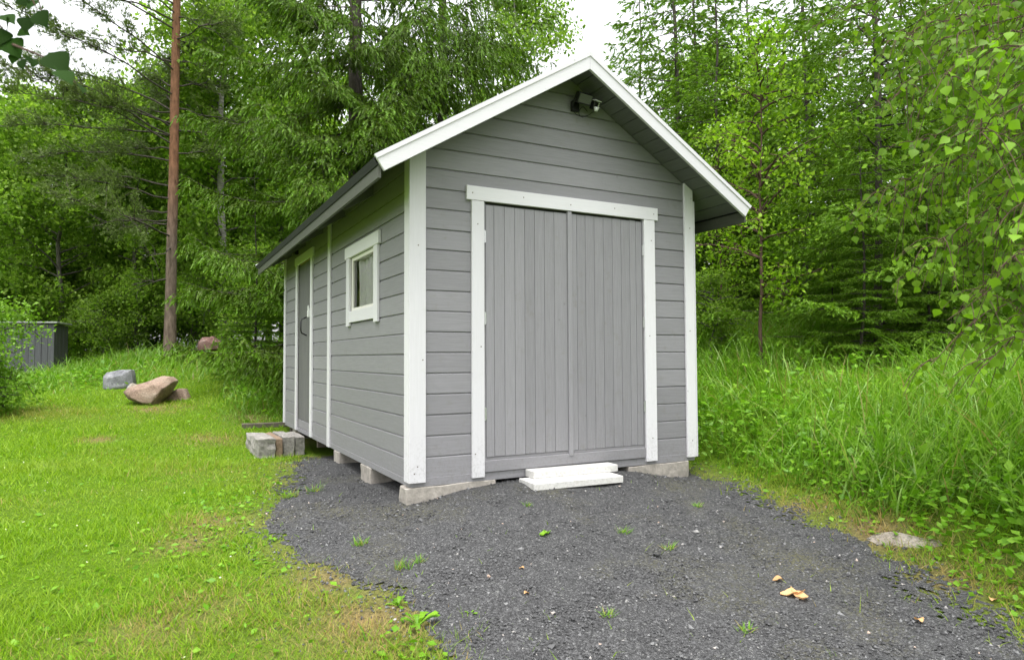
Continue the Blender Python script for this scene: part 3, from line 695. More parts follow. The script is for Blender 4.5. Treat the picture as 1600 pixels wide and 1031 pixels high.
rough_box('foundation_block', .06, .55, 4.9, 5.1, -.40, -.036, M['concrete'], 'concrete block under the far end of the long wall', 'block', FB, amp=.003)

# white step planks in front of the double doors
def plank_step(x0, x1, y0, y1, z0, z1, rz, label):
    mb = MB().box(-(x1-x0)/2, (x1-x0)/2, -(y1-y0)/2, (y1-y0)/2, -(z1-z0)/2, (z1-z0)/2)
    o = mb.build('step_plank', M['white_step'], None, bevel=.003); o.location = ((x0+x1)/2, (y0+y1)/2, (z0+z1)/2); o.rotation_euler = (0, 0, rz); tag(o, label, 'plank', 'white planks stacked as a step'); return o
plank_step(.955, 1.735, -.165, -.020, -.026, .030, R(-2.5), 'upper of two white planks stacked as a step below the doors')
plank_step(.865, 1.655, -.345, -.075, -.079, -.027, R(-3), 'lower white plank of the step, lying on the gravel')

# row of concrete blocks outside the side door
SB = 'concrete blocks laid as side door step'
rough_box('step_block', -.600, -.405, 3.62, 4.48, -.34, -.022, M['concrete_rough'], 'chipped grey step block farthest out from the side door', 'block', SB, amp=.008, chips=4, rz=R(2))
rough_box('step_block', -.388, -.308, 3.68, 4.46, -.34, -.034, M['brownblock'], 'narrow brown step block between the grey ones', 'block', SB, amp=.005, rz=R(1))
rough_box('step_block', -.290, -.156, 3.76, 4.50, -.34, -.026, M['concrete_rough'], 'middle grey step block next to the brown one', 'block', SB, amp=.006, chips=2, rz=R(1))
rough_box('step_block', -.140, -.020, 3.80, 4.52, -.34, -.040, M['concrete_rough'], 'grey step block touching the shed wall under the side door', 'block', SB, amp=.006, chips=1)
p = on_ground(415, 667); rough_box('timber_offcut', p[0]-.32, p[0]+.32, p[1]-.05, p[1]+.05, p[2]-.01, p[2]+.06, M['dark_int'], 'weathered timber offcut lying in grass behind the step blocks', 'timber', None, rz=R(-3), amp=.003)

# ------------------------------------------------------------------ rocks
def rock(name, px, py, w, d, h, mat, label, rz=0.0, seed=1, sink=.12, tiltx=0, tilty=0, cuts=10, pos=None):
    import bmesh
    rr = np.random.default_rng(seed); bm = bmesh.new(); bmesh.ops.create_icosphere(bm, subdivisions=4, radius=1.0)
    planes = [(lambda v: v / np.linalg.norm(v))(rr.normal(0, 1, 3)) for _ in range(cuts)]; offs = rr.uniform(.58, .86, cuts)
    for v in bm.verts:
        c = np.array(v.co)
        for n, o_ in zip(planes, offs):
            e = c @ n - o_
            if e > 0: c = c - n * e * .94
        c = c * (1 + .025 * noise2(c[0] * 2 + seed, c[1] * 2 + c[2] * 3, 3.2))
        v.co = c
    for f in bm.faces: f.smooth = True
    bmesh.ops.scale(bm, vec=(w / 2 * 1.25, d / 2 * 1.25, h / 2 * 1.35), verts=bm.verts)
    me = bpy.data.meshes.new(name); bm.to_mesh(me); bm.free()
    o = link(name, me, mat); p = on_ground(px, py) if pos is None else pos
    p = np.array(p) + FW * d * .35
    o.location = (p[0], p[1], gz(p[0], p[1]) + h / 2 - sink * h); o.rotation_euler = (R(tiltx), R(tilty), rz); tag(o, label, 'rock'); return o
def hull_rock(name, px, py, w, d, h, outline, mat, label, seed, rz):
    """angular boulder: outline = (x, z) points of its front in 0..1, given depth by shrunken copies behind"""
    import bmesh
    rr = np.random.default_rng(seed); bm = bmesh.new()
    for dep, k, up in ((-.5, .62, -.02), (-.2, .97, 0), (.15, 1.0, 0), (.5, .7, .02)):
        for x_, z_ in outline: bm.verts.new(((.5 + (x_ - .5) * k - .5) * w + rr.normal(0, .015), dep * d + rr.normal(0, .03) * d, ((z_ - .35) * k + .35 + up) * h))
    r_ = bmesh.ops.convex_hull(bm, input=list(bm.verts)); bmesh.ops.delete(bm, geom=[g for g in r_['geom_interior'] if isinstance(g, bmesh.types.BMVert)], context='VERTS')
    bmesh.ops.bevel(bm, geom=list(bm.edges), offset=.014, segments=1, affect='EDGES', clamp_overlap=True)
    bmesh.ops.triangulate(bm, faces=list(bm.faces))
    for _ in range(2): bmesh.ops.subdivide_edges(bm, edges=[e for e in bm.edges if e.calc_length() > .06], cuts=1)
    bmesh.ops.triangulate(bm, faces=list(bm.faces))
    for v in bm.verts:
        c = v.co; v.co = c * (1 + .018 * float(noise2(c.x * 9 + seed, c.y * 9 + c.z * 11, 1.2))) + Vector((0, 0, .010 * float(noise2(c.x * 5, c.y * 5 + seed, 3.0))))
    bmesh.ops.recalc_face_normals(bm, faces=bm.faces)
    me = bpy.data.meshes.new(name); bm.to_mesh(me); bm.free()
    o = link(name, me, mat); p = on_ground(px, py) + np.array([FW[0], FW[1], 0]) * d * .3
    o.location = (p[0], p[1], gz(p[0], p[1]) - (.06 if h > .15 else .085)); o.rotation_euler = (0, 0, rz); tag(o, label, 'rock'); return o
YAW = -math.atan2(FW[0], FW[1])
hull_rock('boulder', 182, 608, .55, .40, .40, [(0, 0), (0, .62), (.12, .86), (.45, .93), (.88, 1), (.97, .75), (1, .2), (.97, 0)], M['rock_grey'], 'grey angular boulder on the lawn, leftmost of the rocks', 4, YAW + .1)
hull_rock('boulder', 228, 632, .78, .46, .50, [(.0, .50), (.06, .28), (.45, .02), (.68, 0), (.9, .45), (1, .82), (.93, .98), (.72, .97), (.42, .78), (.1, .64)], M['rock_pink'], 'large tilted pink boulder in the middle of the lawn rocks', 11, YAW + .1)
hull_rock('stone', 206, 612, .24, .2, .2, [(0, 0), (.05, .6), (.4, 1), (.8, .8), (1, .3), (1, 0)], M['rock_pale'], 'small pale stone wedged between the grey and pink boulders', 5, YAW)
hull_rock('flat_stone', 268, 626, .56, .34, .26, [(0, 0), (.02, .35), (.3, .62), (.72, .95), (.85, .9), (.95, .4), (1, 0)], M['rock_pink'], 'low flat pinkish stone right of the pink boulder', 9, YAW)
hull_rock('boulder', 324, 549, .55, .4, .42, [(0, .1), (.02, .7), (.2, .95), (.7, 1), (.95, .7), (1, .2)], M['rock_red'], 'reddish rock beneath the big spruce, beyond the lawn rocks', 17, YAW)
hull_rock('flat_stone', 1430, 852, .60, .22, .12, [(0, .1), (.02, .5), (.2, .75), (.5, .95), (.8, .85), (.98, .55), (1, .1)], M['rock_pale'], 'flat pale stone half buried beside the gravel on the right', 23, YAW - .62)

# ------------------------------------------------------------------ dark storage bin at the lawn's far left
bp = at(84, 560, 15.5); bz = gz(bp[0], bp[1]) - .05
sbx = empty('storage_bin', (bp[0], bp[1], bz), YAW + .32); tag(sbx, 'dark grey vertical board bin with flat lid behind the left bush', 'bin')
Hb = at(84, 505, 15.5)[2] - bz
for i in range(15):
    w = .125; x1 = -i * w; dd = random.uniform(0, .008)
    MB().box(x1 - w + .006, x1, -dd, .022 - dd, -.25, Hb - .02 + random.uniform(-.01, .01)).build('plank', M['dark_wood'], sbx, bevel=.003)
for i in range(8):
    w = .125; y0 = .03 + i * w; dd = random.uniform(0, .008)
    MB().box(-.022 + dd, dd, y0, y0 + w - .006, -.25, Hb - .02).build('plank', M['dark_wood'], sbx, bevel=.003)
MB().box(-1.86, -.03, .035, 1.02, -.2, Hb - .04).build('inner_box', M['dark_int'], sbx)
MB().box(-1.93, .07, -.07, 1.1, Hb, Hb + .035).build('lid', simple('grey_lid_felt', (.30, .31, .30), .8, noise=.2), sbx, bevel=.004)

# ------------------------------------------------------------------ foliage kit
def unit(a): return a / (np.linalg.norm(a, axis=-1, keepdims=True) + 1e-9)
def cards(P, D, Nn, Ln, Wd, fold=.25, mid=.45):
    """folded leaf shapes: base P, direction D, rough normal Nn"""
    D = unit(D); S = unit(np.cross(D, Nn)); N = np.cross(S, D)
    Ln = Ln[:, None]; Wd = Wd[:, None]
    a = P; t = P + D * Ln; l = P + D * Ln * mid + S * Wd / 2 + N * Wd * fold; r = P + D * Ln * mid - S * Wd / 2 + N * Wd * fold
    V = np.stack([a, l, t, r], 1).reshape(-1, 3)
    b = np.arange(len(P))[:, None] * 4
    F = np.concatenate([b + np.array([[0, 2, 1]]), b + np.array([[0, 3, 2]])], 1).reshape(-1, 3)
    return V, F
def stack_tubes(tubes, n=5):
    """tubes: list of (pts array k x 3, radii k) -> tri/quads"""
    V = []; F = []; b = 0
    for pts, rad in tubes:
        k = len(pts); t = np.gradient(pts, axis=0); t = unit(t)
        ref = np.where(np.abs(t[:, 2:3]) < .9, np.array([[0, 0, 1.0]]), np.array([[1.0, 0, 0]]))
        a = unit(np.cross(t, ref)); c = np.cross(t, a)
        w = np.arange(n) * 2 * math.pi / n
        ring = pts[:, None] + np.asarray(rad)[:, None, None] * (np.cos(w)[None, :, None] * a[:, None] + np.sin(w)[None, :, None] * c[:, None])
        V.append(ring.reshape(-1, 3))
        i = (np.arange(k - 1)[:, None] * n + np.arange(n)[None]).ravel(); j = (np.arange(k - 1)[:, None] * n + (np.arange(n)[None] + 1) % n).ravel()
        F.append(np.stack([i, j, j + n, i + n], 1) + b); b += k * n
    return np.concatenate(V), np.concatenate(F)

def trunk_path(H, wob, rs, k=12):
    z = np.linspace(-.3, H, k); w = np.cumsum(rs.normal(0, wob, (k, 2)), 0); w -= w[0]
    w[:2] = 0
    return np.column_stack([w, z])

def make_spruce(name, seed, H, Rmax, hb, droop, lift, hang, whorl, per, side_sp, spray_sp, twig, tw, rtrunk, fine_to=7.0, taper=.8, K=5, ntw=2, spray=(.10, .24), back_az=None, core=.04, extra=0, swid=.48):
    """trunk, boughs with side branches, and drooping sprays of needle twigs along them"""
    rs = np.random.default_rng(seed)
    tp = trunk_path(H, .03, rs); rad = rtrunk * np.clip(1 - (tp[:, 2]) / H, .03, 1) ** .8; rad[0] *= 1.25
    btubes = []; P = []; D = []; Ln = []; Wd = []; T = []
    def sprays(line, sp, base_t, axis, fine):
        seg = np.linalg.norm(np.diff(line, axis=0), axis=1); cum = np.concatenate([[0], np.cumsum(seg)]); m = max(3, int(cum[-1] / sp))
        u = np.sort(rs.uniform(.02, 1, m)) * cum[-1]; p0 = np.stack([np.interp(u, cum, line[:, i]) for i in range(3)], 1); tan = unit(np.stack([np.interp(u, cum, np.gradient(line[:, i])) for i in range(3)], 1))
        tt = base_t + (1 - base_t) * u / cum[-1]
        lat = unit(np.cross(tan, np.array([0, 0, 1.0]))); sg = np.where(rs.random(m) < .5, 1.0, -1.0)
        d0 = unit(tan * rs.uniform(.5, 1.1, (m, 1)) + lat * (sg * rs.uniform(.1, 1.0, m))[:, None] + np.array([0, 0, 1.0]) * rs.uniform(-.25, .40, (m, 1)))
        lb = rs.uniform(spray[0], spray[1], m) * (1.15 - .45 * tt); hg = hang * rs.uniform(.4, 1.4, m)
        s_ = np.linspace(.08, 1, K); pos = p0[:, None] + d0[:, None] * (lb[:, None] * s_[None])[..., None]; pos[..., 2] -= (lb * hg)[:, None] * s_[None] ** 1.7
        tg = unit(np.gradient(pos, axis=1))
        # needle mass round the axis of each spray
        hlf = K // 2
        for a_, b_ in ((0, hlf), (hlf, K - 1)):
            dd = pos[:, b_] - pos[:, a_]; l_ = np.linalg.norm(dd, axis=1) * 1.25 + .01
            P.append(pos[:, a_]); D.append(dd); Ln.append(l_); Wd.append(core * rs.uniform(.7, 1.3, m) * (1 if fine else 1.4)); T.append(np.clip((.15 if a_ == 0 else .5) * tt * rs.uniform(.5, 1.3, m), 0, 1))
        for q in range(ntw):
            lv = unit(np.cross(tg, rs.normal(0, 1, tg.shape)))
            d = tg * .9 + lv * rs.uniform(.15, .55, tg.shape[:2])[..., None]
            ln = twig * rs.uniform(.65, 1.3, tg.shape[:2]) * (1 if fine else 1.7)
            P.append(pos.reshape(-1, 3)); D.append(d.reshape(-1, 3)); Ln.append(ln.ravel()); Wd.append((tw * rs.uniform(.7, 1.3, ln.shape) * (1 if fine else 1.5)).ravel())
            tip = (.25 + .75 * s_[None]) * np.clip(.1 + 1.0 * tt[:, None], 0, 1) * rs.uniform(.45, 1.15, (m, 1)) + rs.uniform(-.1, .1, (m, K))
            T.append(np.clip(tip, 0, 1).ravel())
    h = hb
    while h < H - .25:
        fine = h < fine_to; az0 = rs.uniform(0, 6.283)
        for b_ in range(per + (extra if fine else 0)):
            az = az0 + b_ * 6.283 / per + rs.normal(0, .25); hh = h + rs.uniform(-.10, .10)
            if b_ >= per: az = back_az + math.pi + rs.uniform(-.75, .75); hh = h + rs.uniform(-.25, .25)
            L = Rmax * (1 - hh / H) ** taper * rs.uniform(.72, 1.12) * (min(1.0, .62 + .28 * hh) if extra else 1.0)
            if L < .12: continue
            nb = 10; t = np.linspace(0, 1, nb); dr = droop * rs.uniform(.6, 1.3) * (1 - .6 * hh / H)
            zz = hh + L * (-dr * t + lift * rs.uniform(.6, 1.3) * t ** 3 + .10 * t * (1 - t)); bend = rs.normal(0, .10) * t * t
            ax = np.array([math.cos(az), math.sin(az)]); pv = np.array([-ax[1], ax[0]])
            cx = np.interp(hh, tp[:, 2], tp[:, 0]); cy = np.interp(hh, tp[:, 2], tp[:, 1])
            br = np.column_stack([cx + L * t * ax[0] + bend * L * pv[0], cy + L * t * ax[1] + bend * L * pv[1], zz]); br[1:-1] += rs.normal(0, .015 * L / 3, (nb - 2, 3))
            btubes.append((br, np.linspace(.007 + .0045 * L, .002, nb)))
            back = back_az is not None and math.cos(az - back_az) > .35
            fine = h < fine_to and not back
            k = 1.0 if fine else 1.9
            sprays(br[2:], spray_sp * k, .2, ax, fine)
            ns = int(L * .85 / (side_sp * k)); 
            for j in range(ns):
                for sg in (1, -1):
                    tt = .14 + .84 * (j + rs.uniform(0, 1)) / max(ns, 1); b0 = np.array([np.interp(tt, t, br[:, i]) for i in range(3)])
                    ls = min(L * swid, 1.1) * (1.05 - .82 * tt) * rs.uniform(.6, 1.15) + .06
                    dv = unit(np.array([ax[0], ax[1], 0]) * rs.uniform(.5, .9) + np.array([pv[0], pv[1], 0]) * sg * rs.uniform(.5, .95))
                    w = np.linspace(0, 1, 5)[:, None]; ln_ = b0 + dv * ls * w; ln_[:, 2] -= ls * (droop * .45 + hang * .18) * w[:, 0] ** 1.4
                    sprays(ln_, spray_sp * k, tt, ax, fine)
        h += whorl * (1 if fine else 1.5) * rs.uniform(.8, 1.2)
    P = np.concatenate(P); D = np.concatenate(D); Ln = np.concatenate(Ln); Wd = np.concatenate(Wd); T = np.concatenate(T)
    V, F = cards(P, D, np.random.default_rng(seed + 5).normal(0, 1, P.shape), Ln, Wd, .18, .4)
    crown = tri_mesh(name + '_crown', V, F, False, {'tip': np.repeat(T, 4)}); print(name, len(F))
    Vt, Ft = stack_tubes([(tp, rad)], 9); Vb, Fb = stack_tubes(btubes, 3)
    return tri_mesh(name + '_trunk', Vt, Ft, True), tri_mesh(name + '_limbs', Vb, Fb, True), crown

def make_broadleaf(name, seed, H, Rmax, hb, nlimb, nleaf, lsize, rtrunk, up=.5, clump=.22, shape=1.0, wob=.05, drop=0.0):
    rs = np.random.default_rng(seed)
    tp = trunk_path(H, wob, rs); rad = rtrunk * np.clip(1 - tp[:, 2] / (H * 1.02), .04, 1) ** .9; rad[0] *= 1.25
    tubes = []; Pn = []; Wt = []
    for i in range(nlimb):
        u = rs.uniform(0, 1); hh = hb + (H - hb) * u ** .9
        az = rs.uniform(0, 6.283)
        prof = math.sin(math.pi * min(1, .16 + .84 * u) ** shape) ** .75 * .9 + .12
        L = Rmax * prof * rs.uniform(.55, 1.15)
        t = np.linspace(0, 1, 7); ax = np.array([math.cos(az), math.sin(az)])
        zz = hh + L * (up * rs.uniform(.5, 1.4) * t - (.35 + drop) * t * t)
        cx = np.interp(hh, tp[:, 2], tp[:, 0]); cy = np.interp(hh, tp[:, 2], tp[:, 1])
        br = np.column_stack([cx + L * t * ax[0], cy + L * t * ax[1], zz]); br[1:] += np.cumsum(rs.normal(0, .05 * L / 3, (6, 3)), 0)
        tubes.append((br, np.linspace(.012 + .01 * L, .003, 7)))
        for j in range(6):
            tt = rs.uniform(.25, 1); b0 = np.array([np.interp(tt, t, br[:, q]) for q in range(3)])
            dv = unit(np.array([ax[0], ax[1], .2]) + rs.normal(0, .7, 3)); l2 = L * rs.uniform(.15, .4)
            e = b0 + dv * l2; e[2] -= .25 * l2 + drop * l2
            tubes.append((np.array([b0, (b0 + e) / 2 + rs.normal(0, .03, 3), e]), np.array([.008, .005, .002])))
            Pn.append(np.linspace(b0, e, 5)); Wt.append(np.full(5, .5 + l2))
    Pn = np.concatenate(Pn); Wt = np.concatenate(Wt); Wt /= Wt.sum()
    idx = rs.choice(len(Pn), nleaf, p=Wt); P = Pn[idx] + rs.normal(0, clump, (nleaf, 3)) * np.array([1, 1, .75])
    D = rs.normal(0, 1, (nleaf, 3)); D[:, 2] -= .5
    Nn = rs.normal(0, .75, (nleaf, 3)); Nn[:, 2] += 1.0
    Ln = lsize * rs.uniform(.65, 1.3, nleaf)
    V, F = cards(P, D, Nn, Ln, Ln * rs.uniform(.6, .85, nleaf), .15, .42)
    Vt, Ft = stack_tubes([(tp, rad)], 8); Vb, Fb = stack_tubes(tubes, 3)
    return tri_mesh(name + '_trunk', Vt, Ft, True), tri_mesh(name + '_limbs', Vb, Fb, True), tri_mesh(name + '_crown', V, F)

def plant_tree(name, meshes, mats, loc, rz, sc, label, cat='tree', group=None):
    root = empty(name, tuple(loc), rz); root.scale = (sc, sc, sc) if np.isscalar(sc) else sc
    tag(root, label, cat, group)
    for nm, me, mt in zip(('trunk', 'limbs', 'crown'), meshes, mats):
        if me is not None:
            o = link(nm, me, M[mt], root)
            if nm != 'trunk': o['kind'] = 'stuff'
    return root

# ------------------------------------------------------------------ trees
SP = ('bark_spruce', 'bark_spruce', 'spruce'); SPL = ('bark_spruce', 'bark_spruce', 'spruce_light'); BL = ('bark_broad', 'bark_broad', 'leaf_wood'); BB = ('bark_birch', 'bark_broad', 'leaf_wood')
big = make_spruce('old_spruce', 21, 17.0, 3.6, .5, .48, .42, .85, .62, 6, .15, .043, .046, .0145, .18, fine_to=6.8, taper=.58, K=5, ntw=2, spray=(.09, .23), back_az=math.atan2(FW[1], FW[0]) - .4, core=.033, extra=2, swid=.30)
plant_tree('spruce_tree', big, SP, stand(560, 13.0), 0.4, 1.0, 'big old spruce with drooping branches behind the left end of the shed')
sp2 = make_spruce('tall_spruce', 33, 18.0, 3.2, 2.0, .28, .24, 1.4, .60, 6, .23, .075, .06, .017, .13, fine_to=7.0, taper=.6, K=5, ntw=2, spray=(.14, .32), back_az=math.atan2(FW[1], FW[0]) - 1.1, core=.030, extra=2)
plant_tree('spruce_tree', sp2, SP, stand(695, 14.8), 1.1, 1.0, 'thin hanging spruce showing above the left roof slope')
yng = make_spruce('young_spruce', 41, 9.5, 2.1, .35, .10, .16, .35, .32, 6, .17, .075, .052, .0155, .05, fine_to=5.5, taper=.8, K=4, ntw=2, spray=(.07, .17), core=.033)
yng2 = make_spruce('young_spruce_b', 47, 11.0, 2.4, .35, .14, .12, .45, .38, 6, .19, .08, .055, .016, .06, fine_to=5.5, taper=.75, K=4, ntw=2, spray=(.08, .19), core=.034)
for px, d, rz, s, me, lab in ((1372, 9.8, .3, .98, yng2, 'young spruce with a dark bare trunk right of centre in the thicket'),
                              (1050, 14.5, 2.0, 1.15, yng2, 'tall light spruce rising just right of the roof peak'),
                              (1125, 13.0, 4.0, .95, yng, 'slim young spruce behind the right eave'),
                              (1255, 13.5, 1.0, 1.05, yng2, 'young spruce between the leafy sapling and the bare trunked spruce'),
                              (1490, 11.0, 5.2, .85, yng, 'low spreading young spruce behind the hanging birch leaves'),
                              (1610, 12.5, 3.3, 1.15, yng2, 'young spruce at the right edge behind the birch'),
                              (395, 13.2, 2.7, .40, yng2, 'small spruce at the foot of the big old one'),
                              (1345, 9.0, 1.2, .36, yng2, 'knee high spruce boughs in front of the bare trunk'),
                              (1455, 9.4, .2, .42, yng, 'small spruce in the grass right of the bare trunk'),
                              (1300, 10.6, 2.2, .30, yng, 'waist high baby spruce in the grass under the thicket'),
                              (890, 21.0, .6, .62, yng2, 'spruce mostly hidden behind the roof')):
    plant_tree('young_spruce', me, SPL, stand(px, d), rz, s, lab, 'tree', 'spruces around the shed')

for px, d, rz, s in ((1000, 19.5, .7, 1.1), (1085, 18.5, 1.9, 1.25), (1180, 17.5, 2.8, 1.1), (1290, 17, 4.4, 1.15), (1425, 16.5, 5.1, 1.05), (1540, 16, .2, 1.2)):
    plant_tree('spruce_tree', yng2, SPL, stand(px, d), rz, s, 'spruce standing farther back in the thicket on the right', 'tree', 'spruces farther back on the right')
bl = [make_broadleaf('wood_a', 51, 10.5, 2.6, .8, 50, 21000, .125, .13, .55, .27),
      make_broadleaf('wood_b', 52, 9.0, 2.3, .3, 50, 21000, .12, .10, .65, .26, wob=.07),
      make_broadleaf('wood_c', 53, 12.0, 2.4, 1.6, 48, 19000, .115, .14, .7, .26, drop=.25)]
forest = [  # px, depth, proto, scale
 (-260,19,0,.95),(-150,21,1,1.0),(-60,18.5,1,.92),(20,20.5,0,.80),(95,19.0,1,.90),(150,22,2,.78),(205,19.5,0,.76),(255,23,1,1.0),(330,20,1,1.15),(350,18.5,2,.98),(385,22,0,1.1),(440,20.5,1,.85),
 (-200,27,2,1.1),(-40,27,0,.95),(60,28,2,.85),(180,28,1,1.15),(300,27,2,.92),(420,27,0,1.0),(520,25,1,1.1),(640,26,2,.95),(815,21,2,.98),(760,25,1,1.0),
 (1240,22,1,1.0),(1500,18,1,.98),(1590,20,0,1.0),(1680,18,1,1.05),(1780,17,2,1.1),(1120,27,0,1.1),(1390,27,1,1.0),(1560,26,2,1.1),(10,33,1,1.25),(110,34,1,1.2),(230,33,1,1.3),(350,33,1,1.2),(455,32,1,1.2)]
for i, (px, d, pr, s) in enumerate(forest):
    left_ = px < 700
    lab = 'leafy broadleaf tree in the dense wood left of the shed' if px < 480 else ('leafy birch rising behind the roof left of the peak' if px == 815 else ('leafy tree hidden behind the shed and spruces' if px < 800 else 'leafy broadleaf tree in the wood behind the right bank'))
    front_l = {-60: 'leafy tree behind the bush at the left edge', 20: 'leafy tree rising directly behind the dark storage bin', 95: 'leafy tree just right of the dark storage bin', 150: 'pale barked tree between the storage bin and the pine', 205: 'leafy tree just left of the pine trunk', 330: 'leafy tree just right of the pine trunk', 385: 'leafy tree between the pine and the big spruce'}
    if px in front_l and d < 22.5: lab = front_l[px]
    elif px < 480: lab = 'leafy tree farther back in the wood left of the shed'
    grp = 'wood left of the shed' if px < 480 else (None if px == 815 else ('trees behind the shed' if px < 800 else 'wood behind the right bank'))
    plant_tree('broadleaf_tree', bl[pr], BB if pr == 2 else BL, stand(px, d), i * 1.7, s, lab, 'tree', grp)
# undergrowth shrubs closing the edge of the wood
shrub = make_broadleaf('shrub', 61, 2.3, 1.2, .05, 40, 6000, .075, .03, .5, .17)
for i, (px, d, s) in enumerate([(-120,15,1.0),(20,24,1.5),(90,25,1.6),(180,25,1.6),(60,21,1.3),(135,22,1.5),(240,21.5,1.5),(290,23,1.5),(330,22,1.4),(110,19.5,.9),(165,18,.75),(215,18.5,1.0),(300,19,.95),(350,18,1.0),(410,17.5,1.1),(1110,10.5,.55),(1150,14.5,1.0),(1230,15,1.1),(1320,14.8,1.0),(1420,14,1.0),(1520,13.5,1.1),(1620,12,1.0),(1000,14,1.0),(1700,10,.9)]):
    plant_tree('shrub', shrub, BL, stand(px, d), i * 2.3, s, 'low leafy shrub at the edge of the wood left of the shed' if px < 800 else 'low leafy shrub under the trees on the right bank', 'shrub', 'shrubs left of the shed' if px < 800 else 'shrubs on the right bank')
bush = make_broadleaf('bush', 63, 1.75, .95, .05, 46, 9000, .060, .025, .55, .12)
plant_tree('bush', bush, ('bark_broad', 'bark_broad', 'leaf_bush'), stand(-45, 9.6), .8, (.95, .95, .92), 'bright green bush cut off by the left edge of the picture', 'bush')
sap = make_broadleaf('sapling', 71, 4.6, .85, .7, 44, 3600, .062, .028, .75, .11, wob=.025)
plant_tree('birch_sapling', sap, ('bark_young', 'bark_young', 'leaf_young'), stand(1188, 9.2), 0, 1.0, 'slim birch sapling with reddish stem beside the right eave', 'tree')
plant_tree('birch_sapling', sap, ('bark_young', 'bark_young', 'leaf_young'), stand(1128, 11.2), 2.0, .82, 'shorter leafy sapling between the shed and the reddish stem', 'tree')

# pine with an orange upper trunk
rs = np.random.default_rng(81)
H = 17.0; tp = trunk_path(H, .012, rs); rad = .128 * np.clip(1 - tp[:, 2] / (H * 1.15), .05, 1) ** .7; rad[0] *= 1.2; rad[1] *= 1.0
tubes = []; P = []; D = []; Ln = []
pine_loc = stand(266, 16.0)
def pine_branch(hh, az, L, rise, dead=False):
    t = np.linspace(0, 1, 9); ax = np.array([math.cos(az), math.sin(az)])
    zz = hh + L * (rise * t - .18 * t * t); br = np.column_stack([L * t * ax[0], L * t * ax[1], zz]); br[1:] += np.cumsum(rs.normal(0, .035, (8, 3)), 0)
    tubes.append((br, np.linspace(.024, .004, 9)))
    for j in range(int(L * 8)):
        tt = rs.uniform(.22, 1); b0 = np.array([np.interp(tt, t, br[:, q]) for q in range(3)])
        dv = unit(np.array([ax[0], ax[1], .15]) + rs.normal(0, .55, 3)); l2 = rs.uniform(.25, .75) * (1.15 - .5 * tt); e = b0 + dv * l2; e[2] += .05
        tubes.append((np.array([b0, (b0 + e) / 2 + rs.normal(0, .02, 3), e]), np.array([.009, .006, .003])))
        if dead: continue
        for q in np.linspace(.3, 1, 7):
            c = b0 + (e - b0) * q
            for _ in range(2):
                c2 = c + rs.normal(0, .05, 3); nn = 6; dd = rs.normal(0, .65, (nn, 3)) + unit(e - b0); dd[:, 2] += .2
                P.append(np.repeat(c2[None], nn, 0)); D.append(dd); Ln.append(rs.uniform(.06, .12, nn))
faz = math.atan2(-RT[1], -RT[0])            # azimuth pointing to the left of the view
for hh in np.arange(1.8, 3.2, .7): pine_branch(hh, faz + rs.normal(0, 1.1), rs.uniform(.8, 1.6), rs.uniform(-.2, .1), True)
for hh in np.arange(2.8, 6.0, .30): pine_branch(hh, faz + rs.normal(0, .8), rs.uniform(2.4, 4.2), rs.uniform(-.02, .3))
for hh in np.arange(5.0, 9.5, .20): pine_branch(hh, faz + rs.normal(0, .9), rs.uniform(2.2, 4.4), rs.uniform(.15, .55))
for hh in np.arange(4.8, 9.5, .55): pine_branch(hh, faz + math.pi + rs.normal(0, .8), rs.uniform(1.2, 2.2), rs.uniform(.0, .5))
for hh in np.arange(9.5, 16.5, .45): pine_branch(hh, rs.uniform(0, 6.28), rs.uniform(1.0, 2.6) * (17.5 - hh) / 8, rs.uniform(.2, .6))
P = np.concatenate(P); D = np.concatenate(D); Ln = np.concatenate(Ln)
V, F = cards(P, D, rs.normal(0, 1, P.shape), Ln, np.full(len(Ln), .017), .1, .4)
pm = (tri_mesh('pine_trunk', *stack_tubes([(tp, rad)], 12), True), tri_mesh('pine_limbs', *stack_tubes(tubes, 4), True), tri_mesh('pine_crown', V, F))
plant_tree('pine_tree', pm, ('bark_pine', 'bark_spruce', 'pine'), pine_loc, 0, 1.0, 'tall pine with bare orange brown trunk at the left of the lawn')

# ------------------------------------------------------------------ near birch on the right, leaves one by one
def leaf_mesh():
    out = [(0, 0)]; prof = [(.06, .05), (.18, .27), (.30, .40), (.42, .42), (.55, .36), (.70, .24), (.85, .10)]
    V = [(0, 0, 0)]; F = []
    mid = []; lf = []; rg = []
    for y, w in prof:
        z = -.12 * y * y; mid.append(len(V)); V.append((0, y, z)); lf.append(len(V)); V.append((-w, y - .01, z + w * .22)); rg.append(len(V)); V.append((w, y - .01, z + w * .22))
    tip = len(V); V.append((0, 1.0, -.14))
    F += [(0, mid[0], lf[0]), (0, rg[0], mid[0])]
    for i in range(len(prof) - 1):
        F += [(mid[i], mid[i+1], lf[i+1], lf[i]), (rg[i], rg[i+1], mid[i+1], mid[i])]
    F += [(mid[-1], tip, lf[-1]), (rg[-1], tip, mid[-1])]
    F.append((0, 0 + 1, 0)) if False else None
    # stalk
    b = len(V); V += [(-.012, -.28, .05), (.012, -.28, .05), (.012, .05, .0), (-.012, .05, .0)]; F.append((b, b+1, b+2, b+3))
    me = bpy.data.meshes.new('birch_leaf'); me.from_pydata(V, [], F); me.materials.append(M['leaf_near'])
    for p_ in me.polygons: p_.use_smooth = True
    me.update(); return me, np.array(V), F
LM, LV, LFc = leaf_mesh()
def leaf_matrix(p, d, n, s):
    d = d / np.linalg.norm(d); x = np.cross(d, n); x /= np.linalg.norm(x) + 1e-9; z = np.cross(x, d)
    Mx = Matrix.Identity(4)
    for i in range(3): Mx[i][0], Mx[i][1], Mx[i][2], Mx[i][3] = x[i] * s, d[i] * s, z[i] * s, p[i]
    return Mx
rs = np.random.default_rng(91)
